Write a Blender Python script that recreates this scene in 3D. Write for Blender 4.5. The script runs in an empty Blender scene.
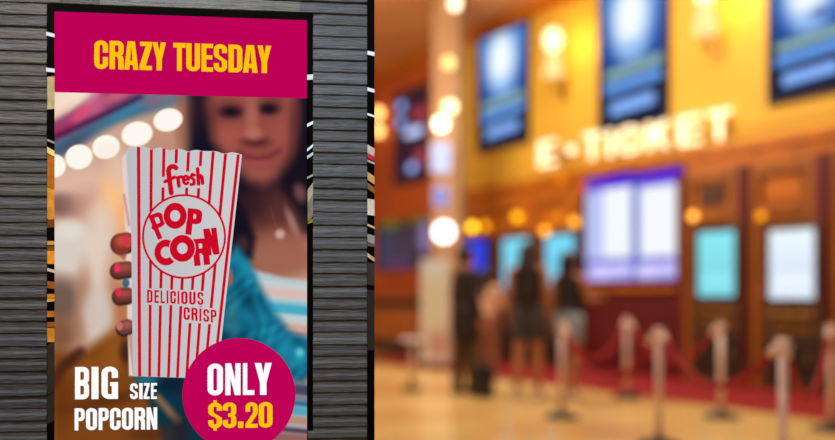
import bpy, bmesh, math, random
import numpy as np
from mathutils import Vector, Matrix
random.seed(7); rng = np.random.default_rng(7)
C = bpy.context.scene.collection
F = 812.0; CXP = 417.5; HOR = 297.0; CAMZ = 1.13
PI = math.pi

# ------------------------------------------------------------------ helpers
def lin1(c):
    c = c / 255.0
    return c / 12.92 if c <= 0.04045 else ((c + 0.055) / 1.055) ** 2.4
def lin(r, g, b): return (lin1(r), lin1(g), lin1(b), 1.0)

def nodes_of(name):
    m = bpy.data.materials.new(name); m.use_nodes = True
    nt = m.node_tree; nt.nodes.clear()
    out = nt.nodes.new('ShaderNodeOutputMaterial')
    return m, nt, out

def emis(name, rgb, strength=1.0):
    m, nt, out = nodes_of(name)
    e = nt.nodes.new('ShaderNodeEmission'); e.inputs[0].default_value = lin(*rgb); e.inputs[1].default_value = strength
    nt.links.new(e.outputs[0], out.inputs[0]); return m

def emis_attr(name, strength=1.0):
    m, nt, out = nodes_of(name)
    a = nt.nodes.new('ShaderNodeAttribute'); a.attribute_name = 'Col'
    e = nt.nodes.new('ShaderNodeEmission'); e.inputs[1].default_value = strength
    nt.links.new(a.outputs['Color'], e.inputs[0]); nt.links.new(e.outputs[0], out.inputs[0]); return m

def surf(name, rgb, rough=0.5, metal=0.0, var=0.12, scale=6.0, stretch=(1, 1, 1), spec=0.5, rgb2=None):
    """Principled with a noise-driven colour variation."""
    m, nt, out = nodes_of(name)
    p = nt.nodes.new('ShaderNodeBsdfPrincipled')
    p.inputs['Roughness'].default_value = rough; p.inputs['Metallic'].default_value = metal
    p.inputs['Specular IOR Level'].default_value = spec
    tc = nt.nodes.new('ShaderNodeTexCoord'); mp = nt.nodes.new('ShaderNodeMapping')
    mp.inputs['Scale'].default_value = stretch
    n = nt.nodes.new('ShaderNodeTexNoise'); n.inputs['Scale'].default_value = scale; n.inputs['Detail'].default_value = 3
    r = nt.nodes.new('ShaderNodeValToRGB')
    a = lin(*rgb); b = lin(*rgb2) if rgb2 else a
    r.color_ramp.elements[0].position = 0.3; r.color_ramp.elements[1].position = 0.7
    r.color_ramp.elements[0].color = tuple(c * (1 - var) for c in a[:3]) + (1,)
    r.color_ramp.elements[1].color = tuple(min(1, c * (1 + var)) for c in b[:3]) + (1,)
    nt.links.new(tc.outputs['Object'], mp.inputs[0]); nt.links.new(mp.outputs[0], n.inputs['Vector'])
    nt.links.new(n.outputs[0], r.inputs[0]); nt.links.new(r.outputs[0], p.inputs['Base Color'])
    nt.links.new(p.outputs[0], out.inputs[0]); return m

def obj(name, bm, mat, parent=None, smooth=False):
    me = bpy.data.meshes.new(name)
    if isinstance(bm, bmesh.types.BMesh):
        bm.to_mesh(me); bm.free()
    else: me = bm
    o = bpy.data.objects.new(name, me); C.objects.link(o)
    if mat: 
        me.materials.clear(); me.materials.append(mat)
    if smooth:
        me.polygons.foreach_set('use_smooth', [True] * len(me.polygons))
    if parent: o.parent = parent
    return o

def tag(o, label, cat, group=None):
    o['label'] = label; o['category'] = cat
    if group: o['group'] = group
    return o
def thing(name, label, cat, loc=(0, 0, 0), rotz=0.0, group=None):
    o = bpy.data.objects.new(name, None); C.objects.link(o); o.location = loc; o.rotation_euler = (0, 0, rotz)
    o.empty_display_size = 0.05
    return tag(o, label, cat, group)
def struct(name, bm, mat, parent=None):
    o = obj(name, bm, mat, parent)
    if parent is None: o['kind'] = 'structure'
    return o
def dup(root, loc, rotz=None, label=None, group=None):
    r = root.copy(); C.objects.link(r); r.location = loc
    if rotz is not None: r.rotation_euler = (0, 0, rotz)
    if label: r['label'] = label
    if group: r['group'] = group
    for ch in list(root.children):
        c = ch.copy(); C.objects.link(c); c.parent = r
        for g in list(ch.children):
            d = g.copy(); C.objects.link(d); d.parent = c
    return r

def box(bm, x0, x1, y0, y1, z0, z1, bev=0.0):
    vs = [bm.verts.new((x, y, z)) for x in (x0, x1) for y in (y0, y1) for z in (z0, z1)]
    f = [(0,1,3,2),(4,6,7,5),(0,4,5,1),(2,3,7,6),(0,2,6,4),(1,5,7,3)]
    fs = [bm.faces.new([vs[i] for i in q]) for q in f]
    if bev > 0:
        es = list({e for fc in fs for e in fc.edges})
        bmesh.ops.bevel(bm, geom=es, offset=bev, segments=2, affect='EDGES', profile=0.5)
    return fs
def boxes(*a, bev=0.0):
    bm = bmesh.new()
    for b in a: box(bm, *b, bev=bev)
    return bm
def lathe(prof, n=24, loc=(0, 0, 0)):
    """prof: list of (r, z)"""
    bm = bmesh.new(); rings = []
    for r, z in prof:
        if r < 1e-5: rings.append([bm.verts.new((loc[0], loc[1], loc[2] + z))])
        else: rings.append([bm.verts.new((loc[0] + r * math.cos(2*PI*i/n), loc[1] + r * math.sin(2*PI*i/n), loc[2] + z)) for i in range(n)])
    for a, b in zip(rings, rings[1:]):
        for i in range(n):
            j = (i + 1) % n
            if len(a) == 1 and len(b) == 1: continue
            if len(a) == 1: bm.faces.new((a[0], b[j], b[i]))
            elif len(b) == 1: bm.faces.new((a[i], a[j], b[0]))
            else: bm.faces.new((a[i], a[j], b[j], b[i]))
    bmesh.ops.recalc_face_normals(bm, faces=bm.faces)
    return bm
def tube(bm, pts, r, n=10):
    rings = []
    pts = [Vector(p) for p in pts]
    for i, p in enumerate(pts):
        d = (pts[min(i+1, len(pts)-1)] - pts[max(i-1, 0)]).normalized()
        a = d.orthogonal().normalized() if abs(d.z) > 0.95 else d.cross(Vector((0, 0, 1))).normalized()
        b = d.cross(a)
        rr = r[i] if isinstance(r, (list, tuple)) else r
        rings.append([bm.verts.new(p + a * rr * math.cos(2*PI*k/n) + b * rr * math.sin(2*PI*k/n)) for k in range(n)])
    for A, B in zip(rings, rings[1:]):
        for k in range(n): bm.faces.new((A[k], A[(k+1) % n], B[(k+1) % n], B[k]))
    bm.faces.new(rings[0]); bm.faces.new(rings[-1][::-1])
    bmesh.ops.recalc_face_normals(bm, faces=bm.faces)
    return bm

# ------------------------------------------------------------------ lettering
def rr_outline(b, r, n=10, side=8):
    """rounded rectangle outline with a fixed number of points"""
    x0, y0, x1, y1 = b; rx, ry = r
    rx = min(rx, (x1-x0)/2); ry = min(ry, (y1-y0)/2); pts = []
    cor = [((x1-rx, y1-ry), 0), ((x0+rx, y1-ry), 1), ((x0+rx, y0+ry), 2), ((x1-rx, y0+ry), 3)]
    for k in range(4):
        (cx, cy), q = cor[k]; arc = []
        for i in range(n + 1):
            a = (q + i / n) * PI / 2
            arc.append((cx + rx * math.cos(a), cy + ry * math.sin(a)))
        pts += arc
        (nx, ny), nq = cor[(k+1) % 4]; a = nq * PI / 2
        e = (nx + rx * math.cos(a), ny + ry * math.sin(a)); s = arc[-1]
        for i in range(1, side):
            pts.append((s[0] + (e[0]-s[0]) * i/side, s[1] + (e[1]-s[1]) * i/side))
    return pts
def ring(bo, bi, ro, ri, keep=None):
    a = rr_outline(bo, ro); b = rr_outline(bi, ri); out = []; n = len(a)
    for i in range(n):
        j = (i + 1) % n
        q = [a[i], a[j], b[j], b[i]]
        mx = (a[i][0] + a[j][0]) / 2; my = (a[i][1] + a[j][1]) / 2
        if keep is None or keep(mx, my): out.append(q)
    return out
def R(x0, y0, x1, y1): return [(x0, y0), (x1, y0), (x1, y1), (x0, y1)]
def glyph(ch, t=0.38, h=0.15):
    """polygons of a heavy condensed capital in the unit box"""
    ro = (0.5, 0.2); ri = (0.12, 0.05)
    full = ((0, 0, 1, 1), (t, h, 1-t, 1-h), ro, ri)
    if ch in 'O0': return ring(*full)
    if ch == 'C': return ring(*full, keep=lambda x, y: not (x > 0.5 and 0.4 < y < 0.6))
    if ch == 'G': return ring(*full, keep=lambda x, y: not (x > 0.5 and (0.5 < y < 0.64 or y < 0.5))) + [R(1-t, 0.0, 1, 0.52), R(0.52, 0.4, 1-t, 0.52), R(0.45, 0, 1-t, h)]
    if ch == 'I': return [R(0, 0, 1, 1)]
    if ch == 'L': return [R(0, 0, t, 1), R(t, 0, 1, h)]
    if ch == 'T': return [R(0, 1-h*1.1, 1, 1), R(0.5-t/2, 0, 0.5+t/2, 1-h*1.1)]
    if ch == 'E': return [R(0, 0, t*1.1, 1), R(t*1.1, 0, 1, h), R(t*1.1, 1-h, 1, 1), R(t*1.1, 0.44, 0.94, 0.44+h)]
    if ch == 'U': return ring((0, 0, 1, 1.6), (t, h, 1-t, 1.5), ro, ri, keep=lambda x, y: y < 0.93) [:] + [R(0, 0.85, t, 1), R(1-t, 0.85, 1, 1)]
    if ch == 'D': return ring((-0.6, 0, 1, 1), (-0.5, h, 1-t, 1-h), (0.45, 0.2), ri, keep=lambda x, y: x > 0.16) + [R(0, 0, t, 1), R(0.15, 0, 0.35, h), R(0.15, 1-h, 0.35, 1)]
    if ch in 'PRB':
        y0 = 0.42 if ch == 'P' else 0.45
        up = ring((-0.6, y0, 1, 1), (-0.5, y0+h, 1-t*.95, 1-h), (0.42, 0.17), ri, keep=lambda x, y: x > 0.16) + [R(0, 0, t, 1), R(0.15, y0, 0.35, y0+h), R(0.15, 1-h, 0.35, 1)]
        if ch == 'P': return up
        if ch == 'R': return up + [R(1-t, 0, 1, 0.36), [(1-t, 0.36), (1, 0.36), (0.95, 0.47), (0.6, 0.5), (0.5, 0.46)]]
        return up + ring((-0.6, 0, 1, 0.55), (-0.5, h, 1-t*.95, 0.42), (0.42, 0.17), ri, keep=lambda x, y: x > 0.16) + [R(0.15, 0, 0.35, h)]
    if ch == 'A': 
        w = t * 0.95
        return [[(0, 0), (w, 0), (0.5, 0.87), (0.5, 1), (0.24, 1)], [(1, 0), (1-w, 0), (0.5, 0.87), (0.5, 1), (0.76, 1)], R(0.33, 0.17, 0.67, 0.32)]
    if ch == 'Y': return [R(0.5-t/2, 0, 0.5+t/2, 0.45), [(0, 1), (t*1.0, 1), (0.56, 0.5), (0.5+t/2, 0.38), (0.5-t/2, 0.38)], [(1, 1), (1-t*1.0, 1), (0.44, 0.5), (0.5-t/2, 0.38), (0.5+t/2, 0.38)]]
    if ch == 'Z': return [R(0.04, 1-h, 1, 1), R(0, 0, 1, h), [(0, h), (t*1.3, h), (1, 1-h), (1-t*1.3, 1-h)]]
    if ch == 'N': return [R(0, 0, t*.9, 1), R(1-t*.9, 0, 1, 1), [(0.1, 1), (t*1.0, 1), (0.9, 0), (1-t*1.0, 0)]]
    if ch == 'K': return [R(0, 0, t, 1), [(t, 0.35), (t, 0.62), (1-t, 1), (1, 1), (0.6, 0.52)], [(0.4, 0.52), (0.62, 0.62), (1, 0), (1-t, 0)]]
    if ch in 'S$':
        k1 = lambda x, y: not (x > 0.55 and y < 0.68) and not (y < 0.62)
        k2 = lambda x, y: not (x < 0.45 and y > 0.32) and not (y > 0.38)
        s = ring((0, 0.42, 1, 1), (t, 0.56, 1-t, 1-h), ro, ri, keep=k1) + ring((0, 0, 1, 0.58), (t, h, 1-t, 0.44), ro, ri, keep=k2)
        s += [[(0, 0.64), (t, 0.64), (t+.08, 0.58), (1, 0.4), (1, 0.34), (1-t, 0.34), (1-t-.08, 0.41), (0.12, 0.52), (0, 0.6)]]
        if ch == '$': s += [R(0.38, -0.09, 0.62, 0.03), R(0.38, 0.97, 0.62, 1.09)]
        return s
    if ch == '3':
        return ring((0, 0.44, 1, 1), (t, 0.56, 1-t, 1-h), ro, ri, keep=lambda x, y: not (x < 0.5 and y < 0.7)) + ring((0, 0, 1, 0.56), (t, h, 1-t, 0.45), ro, ri, keep=lambda x, y: not (x < 0.5 and y > 0.3)) + [R(0.4, 0.44, 0.72, 0.57)]
    if ch == '2':
        return ring((0, 0.4, 1, 1), (t, 0.56, 1-t, 1-h), ro, ri, keep=lambda x, y: y > 0.62) + [R(0, 0, 1, h), [(0, h), (0.45, h), (1, 0.55), (1, 0.65), (1-t, 0.65), (1-t, 0.58)]]
    if ch == '.': return [R(0, 0, 1, 1)]
    return []

class Plane:
    """A vertical wall plane: pixel (of the photo) <-> (u along the wall, v height)."""
    def __init__(s, O, ang): 
        s.O = Vector((O[0], O[1], 0)); s.ang = ang
        s.d = Vector((math.cos(ang), math.sin(ang), 0)); s.n = Vector((math.sin(ang), -math.cos(ang), 0))
    def uv(s, px, py, off=0.0):
        ray = Vector(((px - CXP) / F, 1, (HOR - py) / F))
        t = (s.n.dot(s.O) + off) / s.n.dot(ray)
        P = ray * t
        return (P - s.O).dot(s.d), P.z + CAMZ
    def u(s, px, off=0.0): return s.uv(px, 0, off)[0]
    def pix(s, u, v):
        X = s.O.x + u * s.d.x; Y = s.O.y + u * s.d.y
        return CXP + F * X / Y, HOR - F * (v - CAMZ) / Y
    def world(s, u, v, off=0.0): return s.O + s.d * u + s.n * off + Vector((0, 0, v))

def flat(polys, y, thick=0.0006):
    """polygons in (x, z) raised as thin flat pieces at local y (towards the viewer is -y)"""
    bm = bmesh.new()
    for p in polys:
        a = 0.0
        for i in range(len(p)):
            j = (i+1) % len(p); a += p[i][0]*p[j][1] - p[j][0]*p[i][1]
        if a < 0: p = p[::-1]
        try: bm.faces.new([bm.verts.new((q[0], y, q[1])) for q in p])
        except ValueError: pass
    return bm

# ------------------------------------------------------------------ camera, world, view
cam_d = bpy.data.cameras.new('camera'); cam = bpy.data.objects.new('camera', cam_d); C.objects.link(cam)
cam.location = (0, 0, CAMZ); cam.rotation_euler = (PI/2, 0, 0)
cam_d.sensor_width = 36; cam_d.lens = F / 835 * 36; cam_d.shift_y = (HOR - 220) / 835
cam_d.dof.use_dof = True; cam_d.dof.focus_distance = 2.02
APERT = 0.049
cam_d.dof.aperture_fstop = cam_d.lens / 1000 / APERT
sc = bpy.context.scene; sc.camera = cam
sc.view_settings.view_transform = 'Standard'; sc.view_settings.look = 'None'
w = bpy.data.worlds.new('world'); sc.world = w; w.use_nodes = True
w.node_tree.nodes['Background'].inputs[0].default_value = (0.5, 0.45, 0.42, 1); w.node_tree.nodes['Background'].inputs[1].default_value = 0.36

# =================================================================== FRONT: slate wall with the poster
tA = math.atan2(1, 7763 / F)
SW = Plane(((180 - CXP) / F * 2.0, 2.0), tA)
U = lambda px: SW.u(px)
v_at = lambda px, py: SW.uv(px, py)[1]
v_top = v_at(47.5, 3.75); v_bot = v_at(180, 446)
uL, uR = U(47), U(313); pL, pR = U(55), U(307); eL, eR = U(367), U(374.4)
v_ptop = v_at(55, 12); v_hb = SW.uv(180, 95.3, .004)[1]
far_l = U(47) - 1.2

def slate_mat():
    m, nt, out = nodes_of('slate')
    p = nt.nodes.new('ShaderNodeBsdfPrincipled'); p.inputs['Roughness'].default_value = 0.55
    a = nt.nodes.new('ShaderNodeAttribute'); a.attribute_name = 'Col'
    tc = nt.nodes.new('ShaderNodeTexCoord'); mp = nt.nodes.new('ShaderNodeMapping'); mp.inputs['Scale'].default_value = (7, 7, 70)
    n = nt.nodes.new('ShaderNodeTexNoise'); n.inputs['Scale'].default_value = 1.6; n.inputs['Detail'].default_value = 8; n.inputs['Roughness'].default_value = 0.65
    r = nt.nodes.new('ShaderNodeValToRGB')
    r.color_ramp.elements[0].position = 0.25; r.color_ramp.elements[0].color = (0.55, 0.54, 0.53, 1)
    r.color_ramp.elements[1].position = 0.78; r.color_ramp.elements[1].color = (1.55, 1.5, 1.42, 1)
    mx = nt.nodes.new('ShaderNodeMix'); mx.data_type = 'RGBA'; mx.blend_type = 'MULTIPLY'; mx.inputs[0].default_value = 1
    nt.links.new(tc.outputs['Object'], mp.inputs[0]); nt.links.new(mp.outputs[0], n.inputs['Vector']); nt.links.new(n.outputs[0], r.inputs[0])
    nt.links.new(a.outputs['Color'], mx.inputs[6]); nt.links.new(r.outputs[0], mx.inputs[7]); nt.links.new(mx.outputs[2], p.inputs['Base Color'])
    n2 = nt.nodes.new('ShaderNodeTexNoise'); n2.inputs['Scale'].default_value = 4; n2.inputs['Detail'].default_value = 6
    bp = nt.nodes.new('ShaderNodeBump'); bp.inputs['Strength'].default_value = 0.5; bp.inputs['Distance'].default_value = 0.006
    nt.links.new(mp.outputs[0], n2.inputs['Vector']); nt.links.new(n2.outputs[0], bp.inputs['Height']); nt.links.new(bp.outputs[0], p.inputs['Normal'])
    nt.links.new(p.outputs[0], out.inputs[0]); return m
M_slate = slate_mat()
M_core = surf('dark_core', (22, 22, 24), 0.8)
M_black = surf('black_gloss', (7, 6, 6), 0.6, var=0.2, spec=.02)
M_white = emis('white_tube', (225, 235, 245), 0.95)

def slate_course(bm, cl, u0, u1, z0, z1, tint):
    """one course of split slate, broken into pieces, sloping out to its lower edge"""
    x = u0
    while x < u1 - 1e-4:
        w_ = min(u1 - x, random.uniform(0.5, 1.3))
        if u1 - x - w_ < 0.08: w_ = u1 - x
        out = random.uniform(0.0, 0.0025); mid = random.uniform(.4, .65); n = max(2, int(w_ / 0.03)); g = 0.0003
        cf = random.uniform(0.85, 1.15); col = [c * cf * random.uniform(0.985, 1.015) for c in tint]
        prof = []
        for i in range(n + 1):
            xx = x + w_ * i / n; j = random.uniform(-0.0006, 0.0006); k = random.uniform(-0.0003, 0.0003)
            zm = z0 + (z1 - z0) * (mid + random.uniform(-.03, .03))
            prof.append([bm.verts.new((xx, y, z)) for y, z in ((0.02, z1 - g), (0.0016 - out + j, z1 - g + k), (0.0012 - out + j, zm + .003), (-0.0018 - out + j, zm - .003), (-0.0020 - out + j, z0 + 0.002 + k), (0.001 - out + j, z0 + g + k), (0.02, z0 + g))])
        fs = []
        for a, b in zip(prof, prof[1:]):
            for q in range(6): fs.append(bm.faces.new((a[q], a[q+1], b[q+1], b[q])))
        fs.append(bm.faces.new(prof[0][::-1])); fs.append(bm.faces.new(prof[-1]))
        for f in fs:
            for l in f.loops: l[cl] = (*col, 1)
        x += w_
bm = bmesh.new(); cl = bm.loops.layers.float_color.new('Col')
zs = [v_top]
while zs[0] > 0.03: zs.insert(0, zs[0] - random.uniform(0.0275, 0.033))
zs[0] = 0.0
while zs[-1] < 6.0: zs.append(zs[-1] + random.uniform(0.0275, 0.033))
def tintL(z):
    k = min(1, max(0, (z - 0.8) / 0.9))          # lower courses a colder, darker slate
    a = (0.031, 0.040, 0.054); b = (0.052, 0.053, 0.050)
    f = random.uniform(0.74, 1.22); c = random.uniform(-.004, .012)
    return [(a[i] + (b[i] - a[i]) * k) * f + (c if i == 2 else 0) for i in range(3)]
def tintR(z):
    f = random.uniform(0.74, 1.28); k = min(1, max(0, (z - 0.8) / 0.9))
    b = (0.047, 0.066, 0.094); a = (0.046, 0.058, 0.072)
    return [(a[i] + (b[i] - a[i]) * k) * f for i in range(3)]
for z0, z1 in zip(zs, zs[1:]):
    if z0 >= v_top - 1e-4:
        t = tintL(z0)
        if z0 < v_top + 0.01: t = [.085, .1, .115]  # bluish reflection over the frame, put into this course's lighter tint
        slate_course(bm, cl, far_l, U(100), z0, z1, tintL(z0)); slate_course(bm, cl, U(100), U(300), z0, z1, t); slate_course(bm, cl, U(300), eL, z0, z1, tintR(z0))
    elif z1 <= v_bot + 0.004:
        slate_course(bm, cl, far_l, uL, z0, z1, tintL(z0)); slate_course(bm, cl, uL, eL, z0, z1, tintR(z0))
    else:
        slate_course(bm, cl, far_l, uL, z0, z1, tintL(z0))
        slate_course(bm, cl, uR if z1 > v_at(313, 427) else pR + 0.002, eL, z0, z1, tintR(z0))
bmesh.ops.recalc_face_normals(bm, faces=bm.faces)
sl = struct('wall_front', bm, M_slate); sl.location = SW.world(0, 0); sl.rotation_euler = (0, 0, tA)
core = boxes((far_l, eR - 0.002, 0.012, 0.30, 0.0, 6.0)); co = struct('wall_front_core', core, M_core)
co.location = SW.world(0, 0); co.rotation_euler = (0, 0, tA)

# ---- poster display
base_v = v_bot
poster = thing('poster_display', 'tall lit popcorn poster with magenta header set in the grey slate wall', 'poster', SW.world(0, base_v), tA)
def P(px, py):
    a, b = SW.uv(px, py, 0.004); return (a, b - base_v)
# frame
def Q(*pts): return [P(*p) for p in pts]
h_top = v_top - base_v; h_pt = v_ptop - base_v
rb = v_at(313, 431) - base_v
obj('frame', boxes((uL, pL, -0.001, 0.012, 0, h_top), (pR, uR, -0.001, 0.012, rb, h_top), (pL, pR, -0.001, 0.012, h_pt, h_top), (pL, pR, 0.004, 0.012, 0, h_pt)), M_black, poster)
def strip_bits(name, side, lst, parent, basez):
    """small inlay pieces in a dark channel, coloured or glowing in place of mirror reflections: (pyL, pyR, height px, colour)"""
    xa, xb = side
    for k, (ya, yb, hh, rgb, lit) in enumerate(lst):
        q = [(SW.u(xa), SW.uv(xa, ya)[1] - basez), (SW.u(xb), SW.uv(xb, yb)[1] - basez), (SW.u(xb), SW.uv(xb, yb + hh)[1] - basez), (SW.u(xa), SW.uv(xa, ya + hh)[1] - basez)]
        key = 'painted_reflection_%d_%d_%d_%s' % (*rgb, lit)
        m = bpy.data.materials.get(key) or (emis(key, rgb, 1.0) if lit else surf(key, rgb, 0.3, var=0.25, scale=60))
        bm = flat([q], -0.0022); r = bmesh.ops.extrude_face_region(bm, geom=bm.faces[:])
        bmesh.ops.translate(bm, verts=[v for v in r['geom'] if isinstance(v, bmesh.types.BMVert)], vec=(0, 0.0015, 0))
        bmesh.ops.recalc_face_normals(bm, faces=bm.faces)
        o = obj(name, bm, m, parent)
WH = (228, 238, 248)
strip_bits('clip', (46.5, 54.8), [(32, 34, 3.5, WH, 1), (68, 69, 3.6, WH, 1)], poster, base_v)  # white glints of reflected lights, put in as glowing bars
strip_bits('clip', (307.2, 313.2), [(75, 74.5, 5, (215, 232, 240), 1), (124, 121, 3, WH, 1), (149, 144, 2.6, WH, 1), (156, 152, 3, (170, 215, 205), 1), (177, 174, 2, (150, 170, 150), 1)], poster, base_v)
strip_bits('painted_reflection', (47.5, 54.8), [(77, 76.5, 32.5, (175, 165, 120), 0), (139, 142, 2, (160, 160, 160), 0), (147, 151, 6, (250, 215, 130), 0), (154, 158, 32, (175, 105, 20), 0), (187, 190, 32, (215, 150, 45), 0),
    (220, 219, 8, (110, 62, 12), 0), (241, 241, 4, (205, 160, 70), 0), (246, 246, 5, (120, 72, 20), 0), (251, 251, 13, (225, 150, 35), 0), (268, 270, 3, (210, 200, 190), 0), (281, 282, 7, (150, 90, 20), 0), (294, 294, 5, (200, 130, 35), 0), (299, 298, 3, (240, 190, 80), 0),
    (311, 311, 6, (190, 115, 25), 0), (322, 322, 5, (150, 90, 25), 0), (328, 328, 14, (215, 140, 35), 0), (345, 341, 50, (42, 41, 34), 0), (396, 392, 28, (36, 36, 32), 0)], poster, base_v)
strip_bits('painted_reflection', (307.6, 313.2), [(190, 182, 12, (170, 175, 160), 0), (202, 194, 22, (125, 128, 115), 0), (221, 219, 3, (170, 160, 30), 0)], poster, base_v)  # reflected lobby tones given to the strips as coloured pieces

# ---- the printed picture, painted per vertex
def ss(a, b, x):
    t = np.clip((x - a) / (b - a), 0, 1); return t * t * (3 - 2 * t)
def ell(x, y, cx, cy, rx, ry, soft=0.3, rot=0.0):
    c, s = math.cos(rot), math.sin(rot); dx = x - cx; dy = y - cy
    d = np.sqrt(((dx * c + dy * s) / rx) ** 2 + ((-dx * s + dy * c) / ry) ** 2)
    return 1 - ss(1 - soft, 1 + soft, d)
def poly(x, y, pts, soft=2.0):
    """soft mask of a polygon (signed distance)"""
    d2 = np.full(x.shape, 1e12); inside = np.zeros(x.shape, bool); n = len(pts)
    for i in range(n):
        ax, ay = pts[i]; bx, by = pts[(i+1) % n]
        ex, ey = bx - ax, by - ay; L = ex*ex + ey*ey + 1e-9
        t = np.clip(((x-ax)*ex + (y-ay)*ey) / L, 0, 1)
        d2 = np.minimum(d2, (x-ax-t*ex)**2 + (y-ay-t*ey)**2)
        cond = ((ay > y) != (by > y)) & (x < (bx-ax) * (y-ay) / ((by-ay) if by != ay else 1e-9) + ax)
        inside ^= cond
    sd = np.sqrt(d2); sd[inside] *= -1
    return 1 - ss(-soft, soft, sd)
def stroke(x, y, pts, r, soft=1.5):
    m = np.zeros(x.shape)
    for i in range(len(pts) - 1):
        ax, ay = pts[i]; bx, by = pts[i+1]; ex, ey = bx-ax, by-ay; L = ex*ex+ey*ey+1e-9
        t = np.clip(((x-ax)*ex + (y-ay)*ey) / L, 0, 1)
        d = np.sqrt((x-ax-t*ex)**2 + (y-ay-t*ey)**2); m = np.maximum(m, 1 - ss(r-soft, r+soft, d))
    return m
def paint(x, y):
    I = np.zeros(x.shape + (3,)); 
    def put(m, rgb, k=1.0):
        a = (np.clip(m, 0, 1) * k)[..., None]; I[:] = I * (1 - a) + np.array(rgb, float) * a
    I[:] = (206, 164, 144)
    put(ell(x, y, 165, 160, 26, 40, .8), (188, 134, 112), .8)
    # warm street behind: upper left awning
    put(poly(x, y, [(40, 80), (100, 80), (40, 134)], 10), (242, 216, 194))
    put(poly(x, y, [(40, 138), (120, 80), (200, 80), (200, 100), (178, 104), (120, 122), (80, 144), (40, 164)], 7), (70, 104, 130))
    put(poly(x, y, [(140, 80), (184, 80), (182, 104), (150, 106)], 8), (118, 122, 138), .8)
    put(ell(x, y, 128, 110, 24, 6, .8, -.45), (58, 126, 156), .9); put(ell(x, y, 70, 146, 22, 6, .8, -.55), (66, 78, 104), .8)
    put(poly(x, y, [(40, 128), (72, 112), (92, 92), (130, 82), (160, 84), (128, 100), (92, 122), (40, 148)], 5), (150, 66, 106))
    put(ell(x, y, 82, 113, 15, 6, .7, -.75), (216, 78, 118), .9); put(ell(x, y, 96, 104, 8, 12, .8, .3), (206, 100, 140), .7); put(ell(x, y, 118, 95, 16, 5, .7, -.4), (196, 96, 124), .9)
    put(ell(x, y, 62, 131, 13, 5, .7, -.5), (166, 40, 92), .8); put(stroke(x, y, [(46, 141), (90, 121), (140, 97)], 2.5, 4), (70, 32, 74), .9)
    put(ell(x, y, 78, 96, 18, 8, .9, -.4), (248, 228, 210), .8); put(ell(x, y, 152, 100, 12, 6, .8, -.3), (150, 96, 108), .5)
    # below the bulbs
    put(ell(x, y, 90, 186, 60, 20, .8), (224, 184, 164), .9)
    put(ell(x, y, 60, 205, 22, 11, .7), (122, 84, 82), .9); put(ell(x, y, 88, 203, 18, 14, .9), (204, 152, 130), .7)
    put(ell(x, y, 116, 198, 14, 26, .8), (252, 192, 132), .95); put(ell(x, y, 122, 222, 8, 18, .8), (244, 176, 118), .8); put(ell(x, y, 102, 218, 10, 16, .9), (238, 196, 164), .8)
    put(ell(x, y, 118, 168, 10, 18, .8), (228, 190, 170), .8)
    put(ell(x, y, 68, 250, 28, 27, .35), (216, 206, 196), .95); put(ell(x, y, 70, 230, 16, 9, .7), (230, 222, 212), .7)
    put(ell(x, y, 100, 258, 18, 46, .6), (224, 206, 190), .9); put(ell(x, y, 120, 305, 14, 46, .8), (176, 104, 62), .8)
    put(ell(x, y, 60, 300, 22, 22, .6), (108, 86, 76), .95); put(ell(x, y, 84, 302, 9, 32, .8), (170, 124, 98), .8)
    put(ell(x, y, 98, 316, 15, 30, .5), (208, 194, 184), .9); put(ell(x, y, 60, 335, 18, 20, .8), (122, 78, 52), .9); put(ell(x, y, 122, 268, 8, 14, .8), (236, 190, 150), .6)
    # lower orange-brown leather
    put(poly(x, y, [(50, 350), (80, 352), (100, 340), (122, 330), (140, 340), (200, 370), (200, 460), (50, 460)], 9), (122, 66, 22))
    put(ell(x, y, 116, 350, 14, 18, .8), (148, 84, 28), .8); put(ell(x, y, 100, 365, 30, 8, .8, -.2), (150, 82, 26), .5)
    put(stroke(x, y, [(52, 385), (62, 368), (80, 352)], 5, 5), (60, 28, 22), .8); put(ell(x, y, 60, 400, 12, 26, .9), (96, 46, 14), .6)
    put(ell(x, y, 126, 352, 6, 12, .8), (50, 26, 28), .8); put(ell(x, y, 110, 400, 40, 6, .9, -.2), (82, 40, 16), .7)
    # dark teal under the box
    put(poly(x, y, [(134, 372), (215, 372), (215, 450), (165, 450), (148, 400)], 6), (14, 50, 66))
    put(ell(x, y, 147, 380, 12, 4, .7), (34, 110, 130), .9); put(ell(x, y, 172, 384, 14, 8, .9), (10, 30, 48), .8)
    put(stroke(x, y, [(158, 398), (170, 412), (177, 420)], 4, 4), (150, 104, 70), .8); put(ell(x, y, 180, 432, 10, 14, .9), (40, 30, 40), .8)
    put(ell(x, y, 150, 435, 18, 10, .9), (86, 44, 22), .8)
    # ---- the smiling woman, out of focus: hair, face, neck
    put(ell(x, y, 184, 120, 8, 40, .8), (150, 92, 74), .8)
    put(poly(x, y, [(192, 80), (320, 80), (320, 240), (296, 236), (262, 268), (244, 262), (205, 240), (188, 150)], 8), (20, 18, 32))
    put(ell(x, y, 196, 108, 8, 22, .8), (58, 30, 36), .6)
    put(ell(x, y, 272, 232, 30, 40, .5), (112, 60, 52)); put(ell(x, y, 260, 206, 34, 16, .95), (52, 26, 32), .95); put(ell(x, y, 276, 216, 14, 20, .9), (104, 56, 50), .6)
    put(ell(x, y, 280, 258, 46, 20, .6), (160, 100, 82)); put(ell(x, y, 284, 240, 22, 12, .9), (158, 98, 80), .7)
    put(poly(x, y, [(200, 188), (232, 188), (246, 212), (255, 238), (252, 258), (240, 264), (222, 240)], 6), (22, 16, 30))
    put(ell(x, y, 243, 244, 6, 8, .8), (74, 44, 48), .8)                                        # a curl
    put(poly(x, y, [(292, 130), (322, 130), (322, 226), (304, 214), (284, 190)], 8), (24, 16, 28))
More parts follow.
